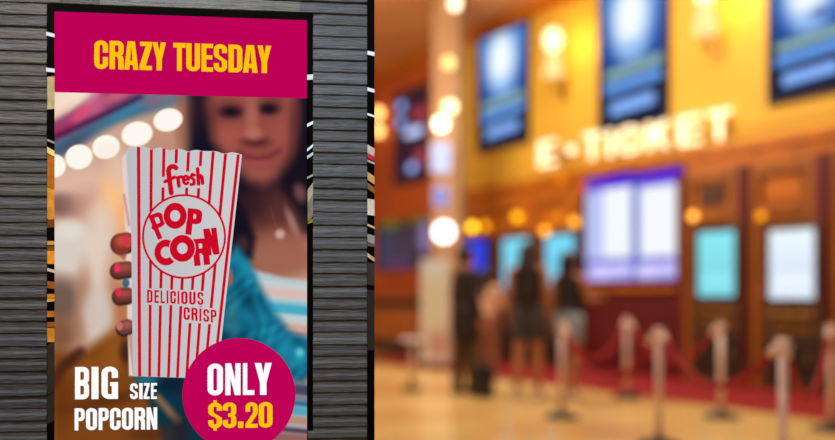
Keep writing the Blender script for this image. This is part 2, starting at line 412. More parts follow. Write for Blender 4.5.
    put(ell(x, y, 300, 193, 6, 9, .8, -.3), (124, 78, 80), .85); put(ell(x, y, 292, 222, 4, 14, .8, -.4), (176, 130, 122), .7)
    face = poly(x, y, [(208, 80), (297, 80), (298, 120), (294, 150), (286, 166), (276, 178), (263, 184), (249, 180), (230, 166), (213, 138), (207, 105)], 10)
    put(face, (144, 72, 63))
    put(ell(x, y, 254, 103, 34, 12, .9) * face, (166, 90, 79), .9); put(ell(x, y, 230, 137, 20, 12, .9) * face, (168, 85, 73), .9); put(ell(x, y, 281, 133, 12, 13, .9) * face, (158, 80, 70), .9)
    put(ell(x, y, 209, 140, 8, 34, .9) * face, (96, 45, 45), .6); put(ell(x, y, 298, 135, 8, 40, .9) * face, (86, 40, 44), .8)
    put(ell(x, y, 262, 186, 26, 7, .9) * face, (110, 55, 52), .8)
    put(ell(x, y, 230, 110, 15, 9, .95, -.05), (88, 42, 44), .8); put(ell(x, y, 269, 106, 13, 9, .95, -.12), (88, 42, 44), .8)   # eyes
    put(ell(x, y, 231, 112, 9.5, 4.8, .9), (20, 13, 26), .85); put(ell(x, y, 268.5, 109, 8.5, 4.8, .9), (20, 13, 26), .85)
    put(ell(x, y, 252, 118, 6, 18, .9), (177, 102, 89), .8); put(ell(x, y, 255, 142, 13, 5, .9), (82, 33, 40), .85); put(ell(x, y, 254, 134, 8, 6, .8), (187, 110, 98), .8)
    put(stroke(x, y, [(239, 152), (248, 157), (258, 158.5), (269, 156.5), (279, 151)], 1, 6), (110, 36, 49), .95); put(ell(x, y, 258, 164, 14, 3.5, .9), (163, 73, 77), .7)
    put(ell(x, y, 260, 175, 15, 6, .9) * face, (156, 85, 75), .8)
    put(ell(x, y, 280, 234, 4.5, 4.5, .7), (208, 170, 160), .9); put(stroke(x, y, [(270, 208), (276, 226), (280, 232)], .6, 1.6), (150, 96, 84), .2)
    # ---- striped dress
    dress = poly(x, y, [(236, 262), (256, 272), (282, 279), (320, 284), (320, 460), (236, 460)], 5)
    yy = y - (x - 260) * 0.10
    put(dress, (206, 212, 212))
    for a, b, c in ((270, 281, (176, 208, 216)), (281, 287, (206, 214, 214)), (286, 296, (224, 194, 186)), (297, 301, (160, 200, 208)), (301, 312, (72, 176, 206)), (312, 320, (196, 214, 214)), (320, 328, (222, 172, 156)), (328, 333, (150, 120, 128)), (333, 350, (40, 120, 152)), (350, 368, (60, 130, 160)),
                    (366, 380, (172, 126, 118)), (380, 392, (66, 66, 92)), (392, 396, (122, 108, 124)), (396, 403, (50, 104, 140)), (403, 412, (76, 172, 196)), (412, 422, (186, 142, 126)), (424, 430, (74, 50, 72)), (430, 440, (150, 96, 92)), (440, 460, (60, 40, 66))):
        put(dress * ss(a-3.5, a+3.5, yy) * (1 - ss(b-3.5, b+3.5, yy)), tuple(q * .95 for q in c), .95)
    # ---- teal sleeve
    slv = poly(x, y, [(236, 246), (247, 258), (258, 282), (272, 308), (290, 332), (312, 344), (312, 372), (302, 382), (286, 380), (255, 352), (215, 350), (215, 290)], 7)
    put(slv, (16, 98, 128))
    put(ell(x, y, 243, 272, 9, 24, .8, -.3) * slv, (26, 136, 164), .9); put(ell(x, y, 252, 312, 7, 30, .9, -.35) * slv, (8, 66, 94), .8)
    put(ell(x, y, 270, 334, 12, 26, .9, -.8) * slv, (26, 126, 156), .9); put(ell(x, y, 293, 358, 16, 11, .8) * slv, (32, 138, 166), .9); put(ell(x, y, 300, 352, 4, 4, .9), (110, 196, 206), .8)
    put(ell(x, y, 232, 320, 6, 24, .9) * slv, (58, 130, 136), .7); put(ell(x, y, 228, 340, 16, 8, .9) * slv, (10, 58, 84), .8); put(ell(x, y, 262, 362, 20, 6, .9, .5) * slv, (8, 74, 104), .7)
    wav = np.sin(x * .31 + y * .17 + 2.2 * np.sin(y * .11 + x * .05)) * np.sin(x * .09 - y * .19 + 1.7 * np.sin(x * .12))
    I[:] += (slv * wav * 13)[..., None] * np.array((.4, 1, 1.1))
    # fingertips of the far hand beside the box
    put(ell(x, y, 229, 277, 4, 9, .4), (178, 92, 78), .9)
    # ---- bulbs of the fairground lights
    for cx, cy, rx, ry in ((54, 166, 12, 12), (79, 157, 14, 12.5), (106, 147, 14, 12), (137, 134, 16, 12.5), (168, 120, 15, 11.5)):
        put(ell(x, y, cx, cy, rx, ry, .1, -.25), (244, 222, 188)); put(ell(x, y, cx, cy, rx * .93, ry * .93, .12, -.25), (252, 248, 240))
    put(ell(x, y, 107, 150, 10, 8, .5), (248, 232, 214), .5)
    # ---- side face of the carton and gripping fingers (sharp)
    put(poly(x, y, [(122, 158), (130, 147), (136, 147), (137, 376), (129, 376), (127.6, 330), (126, 250)], 1.2), (228, 208, 200))
    put(poly(x, y, [(126, 153), (130, 147), (134, 147), (134, 230), (131, 230)], 1.5), (176, 184, 194), .8); put(stroke(x, y, [(124, 195), (129, 225)], 1.2, 1.2), (205, 110, 120), .6)
    for cx, cy, rx, ry, c, nx, ny, nc, nrx, nry in ((120, 243, 10.5, 11.5, (172, 70, 52), 127, 241, (214, 54, 74), 3.4, 6.5), (121, 270, 12, 9.5, (138, 66, 58), 117.3, 268, (232, 48, 92), 3.2, 4.6), (122.5, 296, 11.5, 9.5, (136, 64, 58), 118.6, 292.5, (226, 46, 84), 3.0, 4.0), (124.5, 327.5, 9.5, 9, (140, 76, 68), 119.5, 326, (196, 110, 106), 3.2, 4.4)):
        ry -= 1.4; L_ = [(cx - rx + ry + 1, cy), (131 - ry * .5, cy - 1)]; put(stroke(x, y, [(a, b + 1.6) for a, b in L_], ry, 1.6), (52, 28, 30)); put(stroke(x, y, L_, ry - .6, 1.4), tuple(q * .74 for q in c)); put(stroke(x, y, [(a + 1, b - 1.5) for a, b in L_], ry * .55, 4), c)
        put(ell(x, y, cx + 2, cy - 3, rx * .6, ry * .4, .8), tuple(min(255, k * 1.3) for k in c), .5); put(ell(x, y, nx, ny, nrx, nry, .25), nc)
    put(poly(x, y, [(112, 250), (124, 260), (129, 250)], 1.5), (150, 56, 40), .6); put(ell(x, y, 126, 283, 3.5, 4.5, .4), (40, 100, 120), .9)
    put(poly(x, y, [(128, 335), (137, 335), (137, 376), (133, 376)], 1.2), (196, 150, 134))
    return np.clip(I, 0, 255)
NX, NY = 420, 585
us = np.linspace(pL, pR, NX); vs = np.linspace(v_bot, v_hb + 0.004, NY)
UU, VV = np.meshgrid(us, vs)
XX = SW.O.x + UU * SW.d.x + SW.n.x * .003; YY = SW.O.y + UU * SW.d.y + SW.n.y * .003
col = paint(CXP + F * XX / YY, HOR - F * (VV - CAMZ) / YY)
def grid_mesh(name, UU, VV, y, col):
    ny, nx = UU.shape
    me = bpy.data.meshes.new(name)
    co_ = np.stack([UU.ravel(), np.full(UU.size, y), VV.ravel()], 1)
    i = np.arange((ny - 1) * (nx - 1)); a = (i // (nx - 1)) * nx + i % (nx - 1)
    faces = np.stack([a, a + 1, a + nx + 1, a + nx], 1)
    me.vertices.add(len(co_)); me.vertices.foreach_set('co', co_.ravel())
    me.loops.add(faces.size); me.loops.foreach_set('vertex_index', faces.ravel().astype(np.int32))
    me.polygons.add(len(faces)); me.polygons.foreach_set('loop_start', (np.arange(len(faces)) * 4).astype(np.int32))
    me.update(calc_edges=True)
    c = col.reshape(-1, 3) / 255.0
    l = np.where(c <= 0.04045, c / 12.92, ((c + 0.055) / 1.055) ** 2.4)
    at = me.color_attributes.new('Col', 'FLOAT_COLOR', 'POINT')
    at.data.foreach_set('color', np.concatenate([l, np.ones((len(l), 1))], 1).ravel().astype(np.float32))
    return me
M_print = emis_attr('lit_print')
obj('photo_print', grid_mesh('photo_print', UU, VV - base_v, -0.0030, col), M_print, poster)

M_mag = emis('magenta_print', (190, 0, 86)); M_yel = emis('yellow_print', (255, 196, 0)); M_wht = emis('white_print', (255, 255, 255))
M_red = emis('red_print', (203, 8, 38)); M_box = emis_attr('carton_print')
hb = obj('header_band', flat([[(pL, h_pt), (pR, h_pt), (pR, v_hb - base_v), (pL, v_hb - base_v)]], -0.0036), M_mag, poster)

def text_polys(items, quad=None, t=.38, h=.15):
    """items: (char, x0, x1, yTop, yBottom) in photo pixels of the flat print -> polygons on the print"""
    out = []
    for ch, x0, x1, ya, yb, *sl_ in items:
        s = sl_[0] if sl_ else 0.0        # drop of the line per pixel
        for p in glyph(ch, t, h):
            out.append([P(x0 + (x1 - x0) * a, yb + (ya - yb) * b + s * (x1 - x0) * a) for a, b in p])
    return out
hdr = []
for ch, x0, x1 in (('C', 94.3, 108), ('R', 109.6, 123.6), ('A', 124.2, 138.3), ('Z', 139.6, 151.9), ('Y', 152.4, 166), ('T', 173.2, 185.6), ('U', 186.3, 200), ('E', 201.5, 213), ('S', 213.8, 227), ('D', 228.5, 242.3), ('A', 243, 257.6), ('Y', 257.4, 271.2)):
    k = (x0 - 94) * .0317
    hdr.append((ch, x0, x1, 40.2 + k, 68.7 + k * .8, .03))
obj('header_lettering', flat(text_polys(hdr), -0.0040), M_yel, poster)
def row(chars, xs, ya, yb, sl_): return [(c, a, b, ya + (a - xs[0][0]) * sl_, yb + (a - xs[0][0]) * sl_, sl_) for c, (a, b) in zip(chars, xs)]
big = row('BIG', [(75, 89), (91.5, 98.5), (101.5, 118)], 367, 399.4, -.012)
siz = row('SIZE', [(130, 137.8), (139.2, 142.6), (143.6, 149.6), (151, 157)], 383.3, 399.2, -.012)
pop = row('POPCORN', [(74.6, 84.6), (86, 97), (98.6, 108.6), (110, 120.6), (122, 133), (134.6, 145), (146.6, 157.2)], 408.3, 430.4, -.012)
obj('offer_lettering', flat(text_polys(big + siz + pop), -0.0040), M_wht, poster)
# price circle
cpts = [P(239 + 56.5 * math.cos(a), 394.5 + 56.5 * math.sin(a)) for a in np.linspace(0, 2 * PI, 97)[:-1]]
lim = [(a, max(b, 0.0005)) for a, b in cpts]
pc = obj('price_circle', flat([lim], -0.0056), M_mag, poster)
onl = row('ONLY', [(207.6, 223), (225.4, 240.6), (243, 254.4), (254.8, 271.8)], 363.6, 395.4, -.013)
obj('price_lettering', flat(text_polys(onl), -0.0060), M_wht, poster)
prc = row('$3.20', [(208.4, 222), (222.8, 236.4), (238.4, 243.4), (245.6, 257.6), (258.8, 272.6)], 402.6, 428.2, -.013)
prc[2] = ('.', 238.2, 243.4, 421.4, 427.8, -.013)
obj('price_figures', flat(text_polys(prc), -0.0060), M_yel, poster)

# ---- the printed popcorn carton
def top_edge(x): # scalloped upper lip
    return 146.2 + (x - 131) * .068 - 2.6 * abs(math.sin((x - 134) / 18.0 * PI)) + 1.8
outl = [(131 + i * 1.0, top_edge(131 + i * 1.0)) for i in range(0, 112)]
outl = [(x, y) for x, y in outl] + [(242, 154.5), (222, 335), (217.3, 378.6), (190, 378), (132.8, 376.3), (131.6, 280), (130.6, 147.5)]
NXb, NYb = 90, 140
grey = bmesh.new()
cfl = [P(x, y) for x, y in outl]
bm = flat([cfl], -0.0034)
bmesh.ops.triangulate(bm, faces=bm.faces[:])
clb = bm.loops.layers.float_color.new('Col')
carton = obj('popcorn_carton', bm, None, poster)
at = carton.data.color_attributes['Col']
vals = []
for lp in carton.data.loops:
    v = carton.data.vertices[lp.vertex_index].co
    px, py = SW.pix(v.x, v.z + base_v)
    k = min(1, max(0, (px - 131) / 100)); q = min(1, max(0, (py - 147) / 230))
    g = 190 + 14 * k - 2 * q
    vals += [*lin(g, g, g + 2)[:3], 1]
at.data.foreach_set('color', np.array(vals, np.float32)); carton.data.materials.append(M_box)
grey.free()
tops = [138.5, 151.4, 164, 176.6, 188.8, 201.4, 213.6, 226.2, 239.2]; bots = [139.6, 149.6, 158.8, 168.4, 177.4, 186.6, 195.4, 204.6, 213.6]
def in_gap(x, y):
    if ((x - 184) / 41) ** 2 + ((y - 236.5) / 41.5) ** 2 < 1: return True
    if 163 < x < 206:
        lo, hi = {3: (176.5, 187.5), 4: (163, 196), 5: (171.5, 187.5), 6: (166, 188)}.get(min(range(9), key=lambda i: abs((tops[i] - 1) - x)) + 1, (0, 0))
        if lo < y < hi: return True
    if 145.5 < x < 204.5 and 288 + (x - 146) * .05 < y < 304.6 + (x - 146) * .03: return True
    if 181.5 < x < 217 and 305 + (x - 183) * .1 < y < 322.5 + (x - 183) * .07: return True
    return False
st = []
for i in range(9):
    wT, wB = (3.1, 2.9) if i else (3.4, 3.2)
    n = 240
    for k in range(n):
        a, b = k / n, (k + 1) / n
        def pt(q, s_):
            yt = top_edge(tops[i]) + .3; yb_ = 376.2 + (bots[i] - 135) * .03
            y = yt + (yb_ - yt) * q; x = tops[i] + (bots[i] - tops[i]) * ((y - 147) / (377 - 147))
            return x + s_ * (wT + (wB - wT) * q) / 2, y
        m = pt((a + b) / 2, 0)
        if in_gap(*m): continue
        st.append([P(*pt(a, -1)), P(*pt(a, 1)), P(*pt(b, 1)), P(*pt(b, -1))])
obj('stripe', flat(st, -0.0038), M_red, carton)
rg = []
for k in range(96):
    a, b = 2*PI*k/96, 2*PI*(k+1)/96
    rg.append([P(184 + rx * math.cos(t_), 236.5 + ry * math.sin(t_)) for t_, rx, ry in ((a, 42, 42.4), (b, 42, 42.4), (b, 39.9, 40.3), (a, 39.9, 40.3))])
obj('badge_ring', flat(rg, -0.0040), M_red, carton)
def strokes(paths, r):
    """thick round-ended strokes as polygons (photo pixels)"""
    out = []
    for pts, *rr in paths:
        q = rr[0] if rr else r
        for (ax, ay), (bx, by) in zip(pts, pts[1:]):
            L = math.hypot(bx-ax, by-ay) or 1; nx, ny = -(by-ay)/L*q, (bx-ax)/L*q
            out.append([P(ax+nx, ay+ny), P(bx+nx, by+ny), P(bx-nx, by-ny), P(ax-nx, ay-ny)])
        for (ax, ay) in pts: out.append([P(ax + q*math.cos(k*PI/6), ay + q*math.sin(k*PI/6)) for k in range(12)])
    return out
def arc(cx, cy, rx, ry, a0, a1, n=14):
    return [(cx + rx*math.cos(math.radians(a0 + (a1-a0)*i/n)), cy + ry*math.sin(math.radians(a0 + (a1-a0)*i/n))) for i in range(n+1)]
fresh = [([(171.3, 193), (170, 183), (168.8, 174)] + arc(172.8, 170.8, 4.2, 4.4, 170, 320), 2.5), ([(165, 181.6), (174.6, 177.2)], 1.8),
         ([(179, 186), (177.8, 177.6)], 1.9), (arc(181, 179.5, 3, 2.6, 190, 320), 1.8),
         ([(183.6, 180.4), (188, 179.2)] + arc(186, 180, 2.7, 4.0, -10, -320), 1.5),
         ([(194.4, 175.2), (192.2, 174.4), (190.8, 177.0), (194.2, 180.2), (194, 184.0), (191, 184.6)], 1.6),
         ([(197.6, 168.8), (198.6, 184)], 1.9), ([(198.6, 178.4), (200.4, 175.6), (202, 177), (202.6, 183.2)], 1.8)]
obj('script_lettering', flat(strokes(fresh, 1.5), -0.0042), M_red, carton)
def put_glyph(ch, cx, cy, wd, ht, rot, t, h):
    a = math.radians(rot); out = []
    for p in glyph(ch, t, h):
        q = []
        for gx, gy in p:
            dx = (gx - .5) * wd; dy = -(gy - .5) * ht
            q.append(P(cx + dx*math.cos(a) - dy*math.sin(a), cy + dx*math.sin(a) + dy*math.cos(a)))
        out.append(q)
    return out
def oring(cx, cy, ro, ri, keep=None, asp=1.0):
    out = []
    for k in range(48):
        a, b = 2*PI*k/48, 2*PI*(k+1)/48
        if keep and not keep(math.degrees((a+b)/2)): continue
        out.append([P(cx + r*math.cos(t_), cy + r*asp*math.sin(t_)) for t_, r in ((a, ro), (b, ro), (b, ri), (a, ri))])
    return out
def disc(cx, cy, r, asp=1.0): return [[P(cx + r*math.cos(2*PI*k/40), cy + r*asp*math.sin(2*PI*k/40)) for k in range(40)]]
M_hal = emis('carton_white', (199, 199, 202))
for gl in (put_glyph('P', 159.4, 225.4, 13.6, 26, -22, .36, .17) + [Q((155.6, 231.4), (151.2, 228.4), (152.2, 224.6), (158, 228))], put_glyph('P', 194, 222, 15, 26.5, 6, .42, .2),
           oring(166, 252.5, 11.6, 5.2, keep=lambda d: not (d < 48 or d > 318), asp=1.12), put_glyph('R', 201, 252, 16, 27, -6, .4, .18), put_glyph('N', 211.4, 241.6, 13.5, 27, -7, .46, .2)):
    obj('badge_letter', flat(gl, -0.0043), M_red, carton)
obj('badge_outline', flat(disc(175.2, 215.8, 12.4, 1.12) + disc(182.4, 248.4, 13.4, 1.06), -0.0047), M_hal, carton)
obj('badge_letter', flat(oring(175.2, 215.8, 11.6, 5.0, asp=1.13), -0.0050), M_red, carton); obj('badge_letter', flat(oring(182.4, 248.4, 12.6, 5.2, asp=1.07), -0.0050), M_red, carton)
dl = [(147, 152.6), (154.4, 159), (160.6, 165), (166.6, 168.4), (170.2, 176), (177.6, 179.4), (181.2, 187.6), (189.2, 195.6), (197.4, 203.4)]
obj('slogan_lettering', flat(text_polys(row('DELICIOUS', dl, 289.6, 302.6, .045), t=.37, h=.155), -0.0042), M_red, carton)
cr = [(183.6, 189.8), (191.4, 197.6), (199.4, 201.4), (203.2, 209.2), (210.8, 216.4)]
obj('slogan_lettering', flat(text_polys(row('CRISP', cr, 306.8, 319.6, .1), t=.37, h=.155), -0.0042), M_red, carton)

# ---- black corner trim closing the slate wall on the right
tr = struct('trim_1', boxes((eL, eR, -0.006, 0.012, 0, 6.0)), M_black); tr.location = SW.world(0, 0); tr.rotation_euler = (0, 0, tA)
strip_base = 0.0
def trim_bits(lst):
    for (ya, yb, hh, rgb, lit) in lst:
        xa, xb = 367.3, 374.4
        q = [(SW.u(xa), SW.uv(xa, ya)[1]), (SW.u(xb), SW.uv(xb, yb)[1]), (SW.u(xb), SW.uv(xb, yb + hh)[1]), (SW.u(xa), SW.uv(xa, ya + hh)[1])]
        key = 'painted_reflection_%d_%d_%d_%s' % (*rgb, lit)
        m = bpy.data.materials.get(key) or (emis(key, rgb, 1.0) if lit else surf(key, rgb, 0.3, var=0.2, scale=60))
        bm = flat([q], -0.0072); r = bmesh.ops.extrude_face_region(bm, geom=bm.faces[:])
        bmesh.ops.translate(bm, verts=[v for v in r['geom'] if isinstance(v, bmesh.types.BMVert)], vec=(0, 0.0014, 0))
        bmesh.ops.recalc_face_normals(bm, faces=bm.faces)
        obj('clip' if lit else 'painted_reflection', bm, m, tr)  # reflections in the trim imitated by glowing and coloured pieces
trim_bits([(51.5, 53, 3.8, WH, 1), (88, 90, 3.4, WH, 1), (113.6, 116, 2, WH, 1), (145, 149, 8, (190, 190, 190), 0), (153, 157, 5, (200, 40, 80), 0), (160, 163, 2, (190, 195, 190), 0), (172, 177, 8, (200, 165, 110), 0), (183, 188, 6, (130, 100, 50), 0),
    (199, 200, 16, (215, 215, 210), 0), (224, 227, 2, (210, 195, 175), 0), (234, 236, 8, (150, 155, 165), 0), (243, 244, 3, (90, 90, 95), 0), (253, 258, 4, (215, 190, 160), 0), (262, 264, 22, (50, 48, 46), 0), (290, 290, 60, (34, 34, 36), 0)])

# =================================================================== LOBBY
phi = math.atan2(-F, 553.5)      # the wall runs to a vanishing point at px -136
z_ref = 9130 / (635 + 136)
LW = Plane(((635 - CXP) / F * z_ref, z_ref), phi)
LU = lambda px, off=0.0: LW.u(px, off)
def LV(px, py, off=0.0): return LW.uv(px, py, off)[1]
def lroot(o, u=0.0, z=0.0, off=0.0):
    o.location = LW.world(u, z, off); o.rotation_euler = (0, 0, phi); return o
def lthing(name, label, cat, u, z, off=0.0, group=None):
    return lroot(thing(name, label, cat, group=group), u, z, off)
HC = 6.05
u_far, u_near = LU(150), LU(1250)
M_yw = surf('yellow_plaster', (226, 174, 52), 0.6, var=0.08, scale=1.5)
M_or = surf('orange_plaster', (196, 92, 34), 0.6, var=0.15, scale=1.2)
M_wood = surf('honey_wood', (184, 104, 26), 0.4, var=0.3, scale=2, stretch=(6, 6, .6))
M_wood2 = surf('amber_wood', (196, 108, 16), 0.4, var=0.25, scale=2, stretch=(6, 6, .6))
M_dkwood = surf('dark_wood', (78, 46, 26), 0.45, var=0.3, scale=3, stretch=(6, 6, .6))
M_rw = surf('dark_red_panel', (96, 15, 18), 0.45, var=0.12, scale=2)
M_car = surf('red_carpet', (146, 8, 10), 0.9, var=0.12, scale=8)
M_ceil = surf('ceiling_paint', (222, 160, 100), 0.8, var=0.06, scale=1)
M_flr = surf('polished_floor', (236, 178, 92), 0.2, var=0.14, scale=0.55, rgb2=(248, 212, 140))
M_steel = surf('brushed_steel', (236, 208, 198), 0.35, metal=0.1, var=0.05)
M_dk = surf('dark_case', (36, 28, 26), 0.5)
M_brass = surf('brass', (190, 140, 60), 0.3, metal=0.8)

bm = boxes((-22, 16, -8, 34, -0.1, 0.0)); struct('floor', bm, M_flr)
struct('ceiling', boxes((-22, 16, -8, 34, HC, HC + 0.1)), M_ceil)
cz = 3.1
uc = LU(452)
lroot(struct('wall_back', boxes((uc, u_near, 0, 0.3, 0, HC)), M_yw))
lroot(struct('wall_left', boxes((u_far - 6, uc, -0.02, 0.3, 0, HC)), M_or))
lroot(struct('trim_2', boxes((uc, u_near, -0.10, 0, cz - 0.12, cz), (uc, u_near, -0.05, 0, cz - 0.3, cz - 0.12)), M_wood2))
lroot(struct('trim_19', boxes((uc, u_near, -0.045, 0, cz, cz + .2), (uc, u_near, -0.07, -.045, cz + .14, cz + .2)), M_yw))
lroot(struct('trim_3', boxes((u_far - 6, u_near, -0.08, 0, HC - 0.22, HC)), M_wood2))
# carpet runner in front of the windows
lroot(struct('floor_carpet', boxes((LU(430), u_near, -2.0, 0.0, 0.0, 0.012)), M_car))

# bays: wooden surround with red pilasters between
M_bay = surf('walnut_wood', (156, 88, 22), .4, var=.25, scale=2, stretch=(6, 6, .6))
bays = [(459, 489), (494, 532), (538, 580), (690, 743), (757, 821), (838, 915)]
lroot(struct('wall_panel', boxes((LU(690), LU(915), -0.05, 0, 0, cz - 0.3), (LU(455), LU(580), -0.05, 0, 0, cz - 0.3)), M_wood))
for k, (a, b) in enumerate(bays):
    u0, u1 = LU(a), LU(b)
    m_ = 0.10
    p_ = lroot(struct('trim_%d' % (4 + k), boxes((u0, u0 + m_, -0.13, -0.05, 0, cz - 0.3), (u1 - m_, u1, -0.13, -0.05, 0, cz - 0.3), (u0 + m_, u1 - m_, -0.13, -0.05, cz - 0.46, cz - 0.3), (u0 + m_, u1 - m_, -0.13, -0.05, 2.14, 2.26)), M_wood if k < 3 else M_bay))
    obj('panel', boxes((u0 + m_ + .1, u1 - m_ - .1, -0.075, -0.05, 2.32, cz - 0.52)), M_wood2 if k != 3 else M_dkwood, p_)
for k, (a, b) in enumerate([(744, 756), (822, 837), (683.5, 689.5), (580.5, 584.5), (533, 537.5), (489.5, 493.5)]):
    lroot(struct('trim_%d' % (12 + k), boxes((LU(a), LU(b), -0.16, -0.05 if k < 2 else 0, 0, cz - 0.3)), M_rw if k < 3 else M_wood))
lroot(struct('wall_niche', boxes((LU(584.5), LU(683.5), -0.04, 0, 0, cz - 0.3)), M_rw))

# ---- kiosks
def painted(name, u0, u1, z0, z1, y, fn, strength, parent, n=(40, 60)):
    a = np.linspace(u0, u1, n[0]); b = np.linspace(z0, z1, n[1]); A, B = np.meshgrid(a, b)
    c = fn((A - u0) / (u1 - u0), (B - z0) / (z1 - z0))
    return obj(name, grid_mesh(name, A, B, y, np.clip(c, 0, 255)), emis_attr(name + '_glow', strength), parent)
def mixc(I, m, rgb, k=1.0):
    a = (np.clip(m, 0, 1) * k)[..., None]; I[:] = I * (1 - a) + np.array(rgb, float) * a
M_kd = surf('kiosk_door', (46, 30, 20), .45, var=.2)
M_body = surf('kiosk_body', (84, 50, 26), .45, var=.2, scale=3)
def kiosk(px0, px1, pyt, pyb, rgb, label, k):
    off = 0.22
    uc_ = (LU(px0, off) + LU(px1, off)) / 2; wd = LU(px1, off) - LU(px0, off)
    zt, zb = LV((px0 + px1) / 2, pyt, off), LV((px0 + px1) / 2, pyb, off)
    t = lthing('ticket_kiosk', label, 'ticket kiosk', uc_, 0.012, 0.05, 'self service kiosks along the wall')
    hw = wd / 2
    obj('body', boxes((-hw - .09, hw + .09, -0.16, 0, 0, zt + .08), bev=.012), M_body, t)
    sc_ = obj('bezel', boxes((-hw - .02, hw + .02, -0.172, -0.16, zb - .025, zt + .025)), M_black, t)
    def fn(x, y):
        I = np.zeros(x.shape + (3,)); I[:] = rgb
        mixc(I, np.clip((y - .55) * 2, 0, 1), tuple(min(255, c * 1.06) for c in rgb), .8); mixc(I, (np.abs(y - .45) < .015), tuple(c * .85 for c in rgb), .6)
        mixc(I, (np.abs(y - .25) < .06) & (x > .15) & (x < .85), tuple(min(255, c * 1.05 + 8) for c in rgb), .7); return I
    painted('screen', -hw, hw, zb, zt, -0.174, fn, 1.0, sc_)
    obj('ticket_shelf', boxes((-hw - .02, hw + .02, -0.22, -0.16, zb - .2, zb - .17), bev=.008), M_brass, t)
    gr = bmesh.new()
    for q in range(6): box(gr, -hw + .04, hw - .04, -0.168, -0.16, zb - .27 - q * .025, zb - .258 - q * .025)
    obj('grille', gr, M_brass, t)
    dr = obj('lower_door', boxes((-hw - .04, hw + .04, -0.172, -0.16, .12, zb - .46), bev=.006), M_kd, t)
    obj('handle', boxes((hw - .08, hw - .05, -0.195, -0.172, .34, .46), bev=.005), M_brass, dr)
    obj('card_reader', boxes((-hw - .2, -hw - .1, -0.12, 0, zb + .02, zb + .14), bev=.01), M_pink, t)
    return t
M_pink = emis('pink_indicator', (190, 80, 70), 0.55)
kiosk(698.5, 734.5, 232.5, 297, (136, 226, 238), 'ticket kiosk with cyan screen right of the large double display', 0)
kiosk(769.5, 814.5, 230.5, 300, (228, 240, 255), 'ticket kiosk with white screen nearest the right edge', 1)
kiosk(546, 574, 236, 292, (120, 214, 248), 'ticket kiosk with pale blue screen facing the woman in denim shorts', 2)
kiosk(503, 529, 239, 290, (126, 214, 240), 'ticket kiosk with pale cyan screen beside the woman with long hair', 3)
kiosk(466, 486, 241, 277, (48, 70, 226), 'ticket kiosk with deep blue screen behind the man in dark clothes', 4)

# ---- the double display over the red counter front
def display(px0, px1, label, left):
    off = 0.12
    u0, u1 = LU(px0, off), LU(px1, off); pm = (px0 + px1) / 2
    zt, zb = LV(pm, 176 if left else 170.5, off), LV(pm, 281.5 if left else 280.5, off)
    t = lthing('display_screen', label, 'display screen', (u0 + u1) / 2, zb, 0.045, 'schedule displays')
    hw = (u1 - u0) / 2; H = zt - zb
    obj('casing', boxes((-hw - .004, hw + .004, -0.07, 0, -.015, H + .015), bev=.003), M_dk, t)
    def fn(x, y):
        I = np.zeros(x.shape + (3,)); I[:] = (150, 150, 235)
        mixc(I, ss(.88, .91, y), (84, 16, 214))
        if left:
            mixc(I, ss(.88, .91, y) * (x < .35), (104, 60, 205)); mixc(I, ss(.3, .4, x) * (1 - ss(.93, .98, x)) * ss(.2, .24, y) * (1 - ss(.86, .9, y)), (246, 250, 255)); mixc(I, (x < .3) & (y < .86) & (y > .22), (196, 206, 252), .9)
        else:
            mixc(I, ss(.08, .16, x) * (1 - ss(.95, .98, x)) * ss(.2, .24, y) * (1 - ss(.84, .88, y)), (246, 250, 255)); mixc(I, (x < .08), (86, 110, 190), .8)
        mixc(I, (np.abs(y - .2) < .02), (96, 100, 190), .8)
        mixc(I, ell(x, y, .35 if left else .3, .08, .3, .08, .4), (214, 206, 255)); mixc(I, ell(x, y, .75, .1, .22, .07, .4), (206, 200, 255)); mixc(I, (y < .02), (96, 50, 196)); return I
    painted('screen', -hw, hw, 0, H, -0.072, fn, 1.0, t, (60, 90))
    return t
display(586, 633.4, 'left schedule screen of the double display, white with violet header', True)
display(634.4, 682.5, 'right schedule screen of the double display, white with violet header', False)
lroot(struct('trim_20', boxes((LU(584.5), LU(683.5), -0.09, -0.04, 2.72, 2.8), (LU(584.5), LU(683.5), -0.12, -0.04, 1.22, 1.29), ), M_wood2))

# ---- E - TICKET sign (its rail stands a little off the wall, its left end further than its right)
sp_ = LW.world(LU(731, .17), 0, .17)
SG = Plane((sp_.x, sp_.y), math.radians(-47.6))
def SQ(px, py): return SG.uv(px, py)
zl0, zl1 = SQ(640, 152)[1], SQ(640, 124.5)[1]
sign = thing('illuminated_sign', 'glowing white E-TICKET channel letter sign on the yellow wall', 'sign', SG.world(0, zl0), SG.ang)
M_let = emis('letter_glow', (255, 232, 186), 2.3)
lets = [('E', 540, 556), ('.', 568, 575), ('T', 584, 601), ('I', 608.5, 612), ('C', 620.5, 639), ('K', 648, 668), ('E', 679, 701), ('T', 708, 731)]
H_ = zl1 - zl0
for ch, a, b in lets:
    ua, ub = SQ(a, 150)[0], SQ(b, 150)[0]; bm = bmesh.new()
    za, zb_ = (0, H_) if ch != '.' else (H_ * .36, H_ * .64)
    for p in glyph(ch, .2 if ch != 'I' else .5, .12):
        q = [(ua + (ub - ua) * x, za + (zb_ - za) * y) for x, y in p]
        sub = flat([q], -0.03); r = bmesh.ops.extrude_face_region(sub, geom=sub.faces[:])
        bmesh.ops.translate(sub, verts=[v for v in r['geom'] if isinstance(v, bmesh.types.BMVert)], vec=(0, 0.05, 0))
        me_ = bpy.data.meshes.new('tmp'); sub.to_mesh(me_); sub.free(); bm.from_mesh(me_); bpy.data.meshes.remove(me_)
    bmesh.ops.recalc_face_normals(bm, faces=bm.faces)
    obj('letter', bm, M_let, sign)
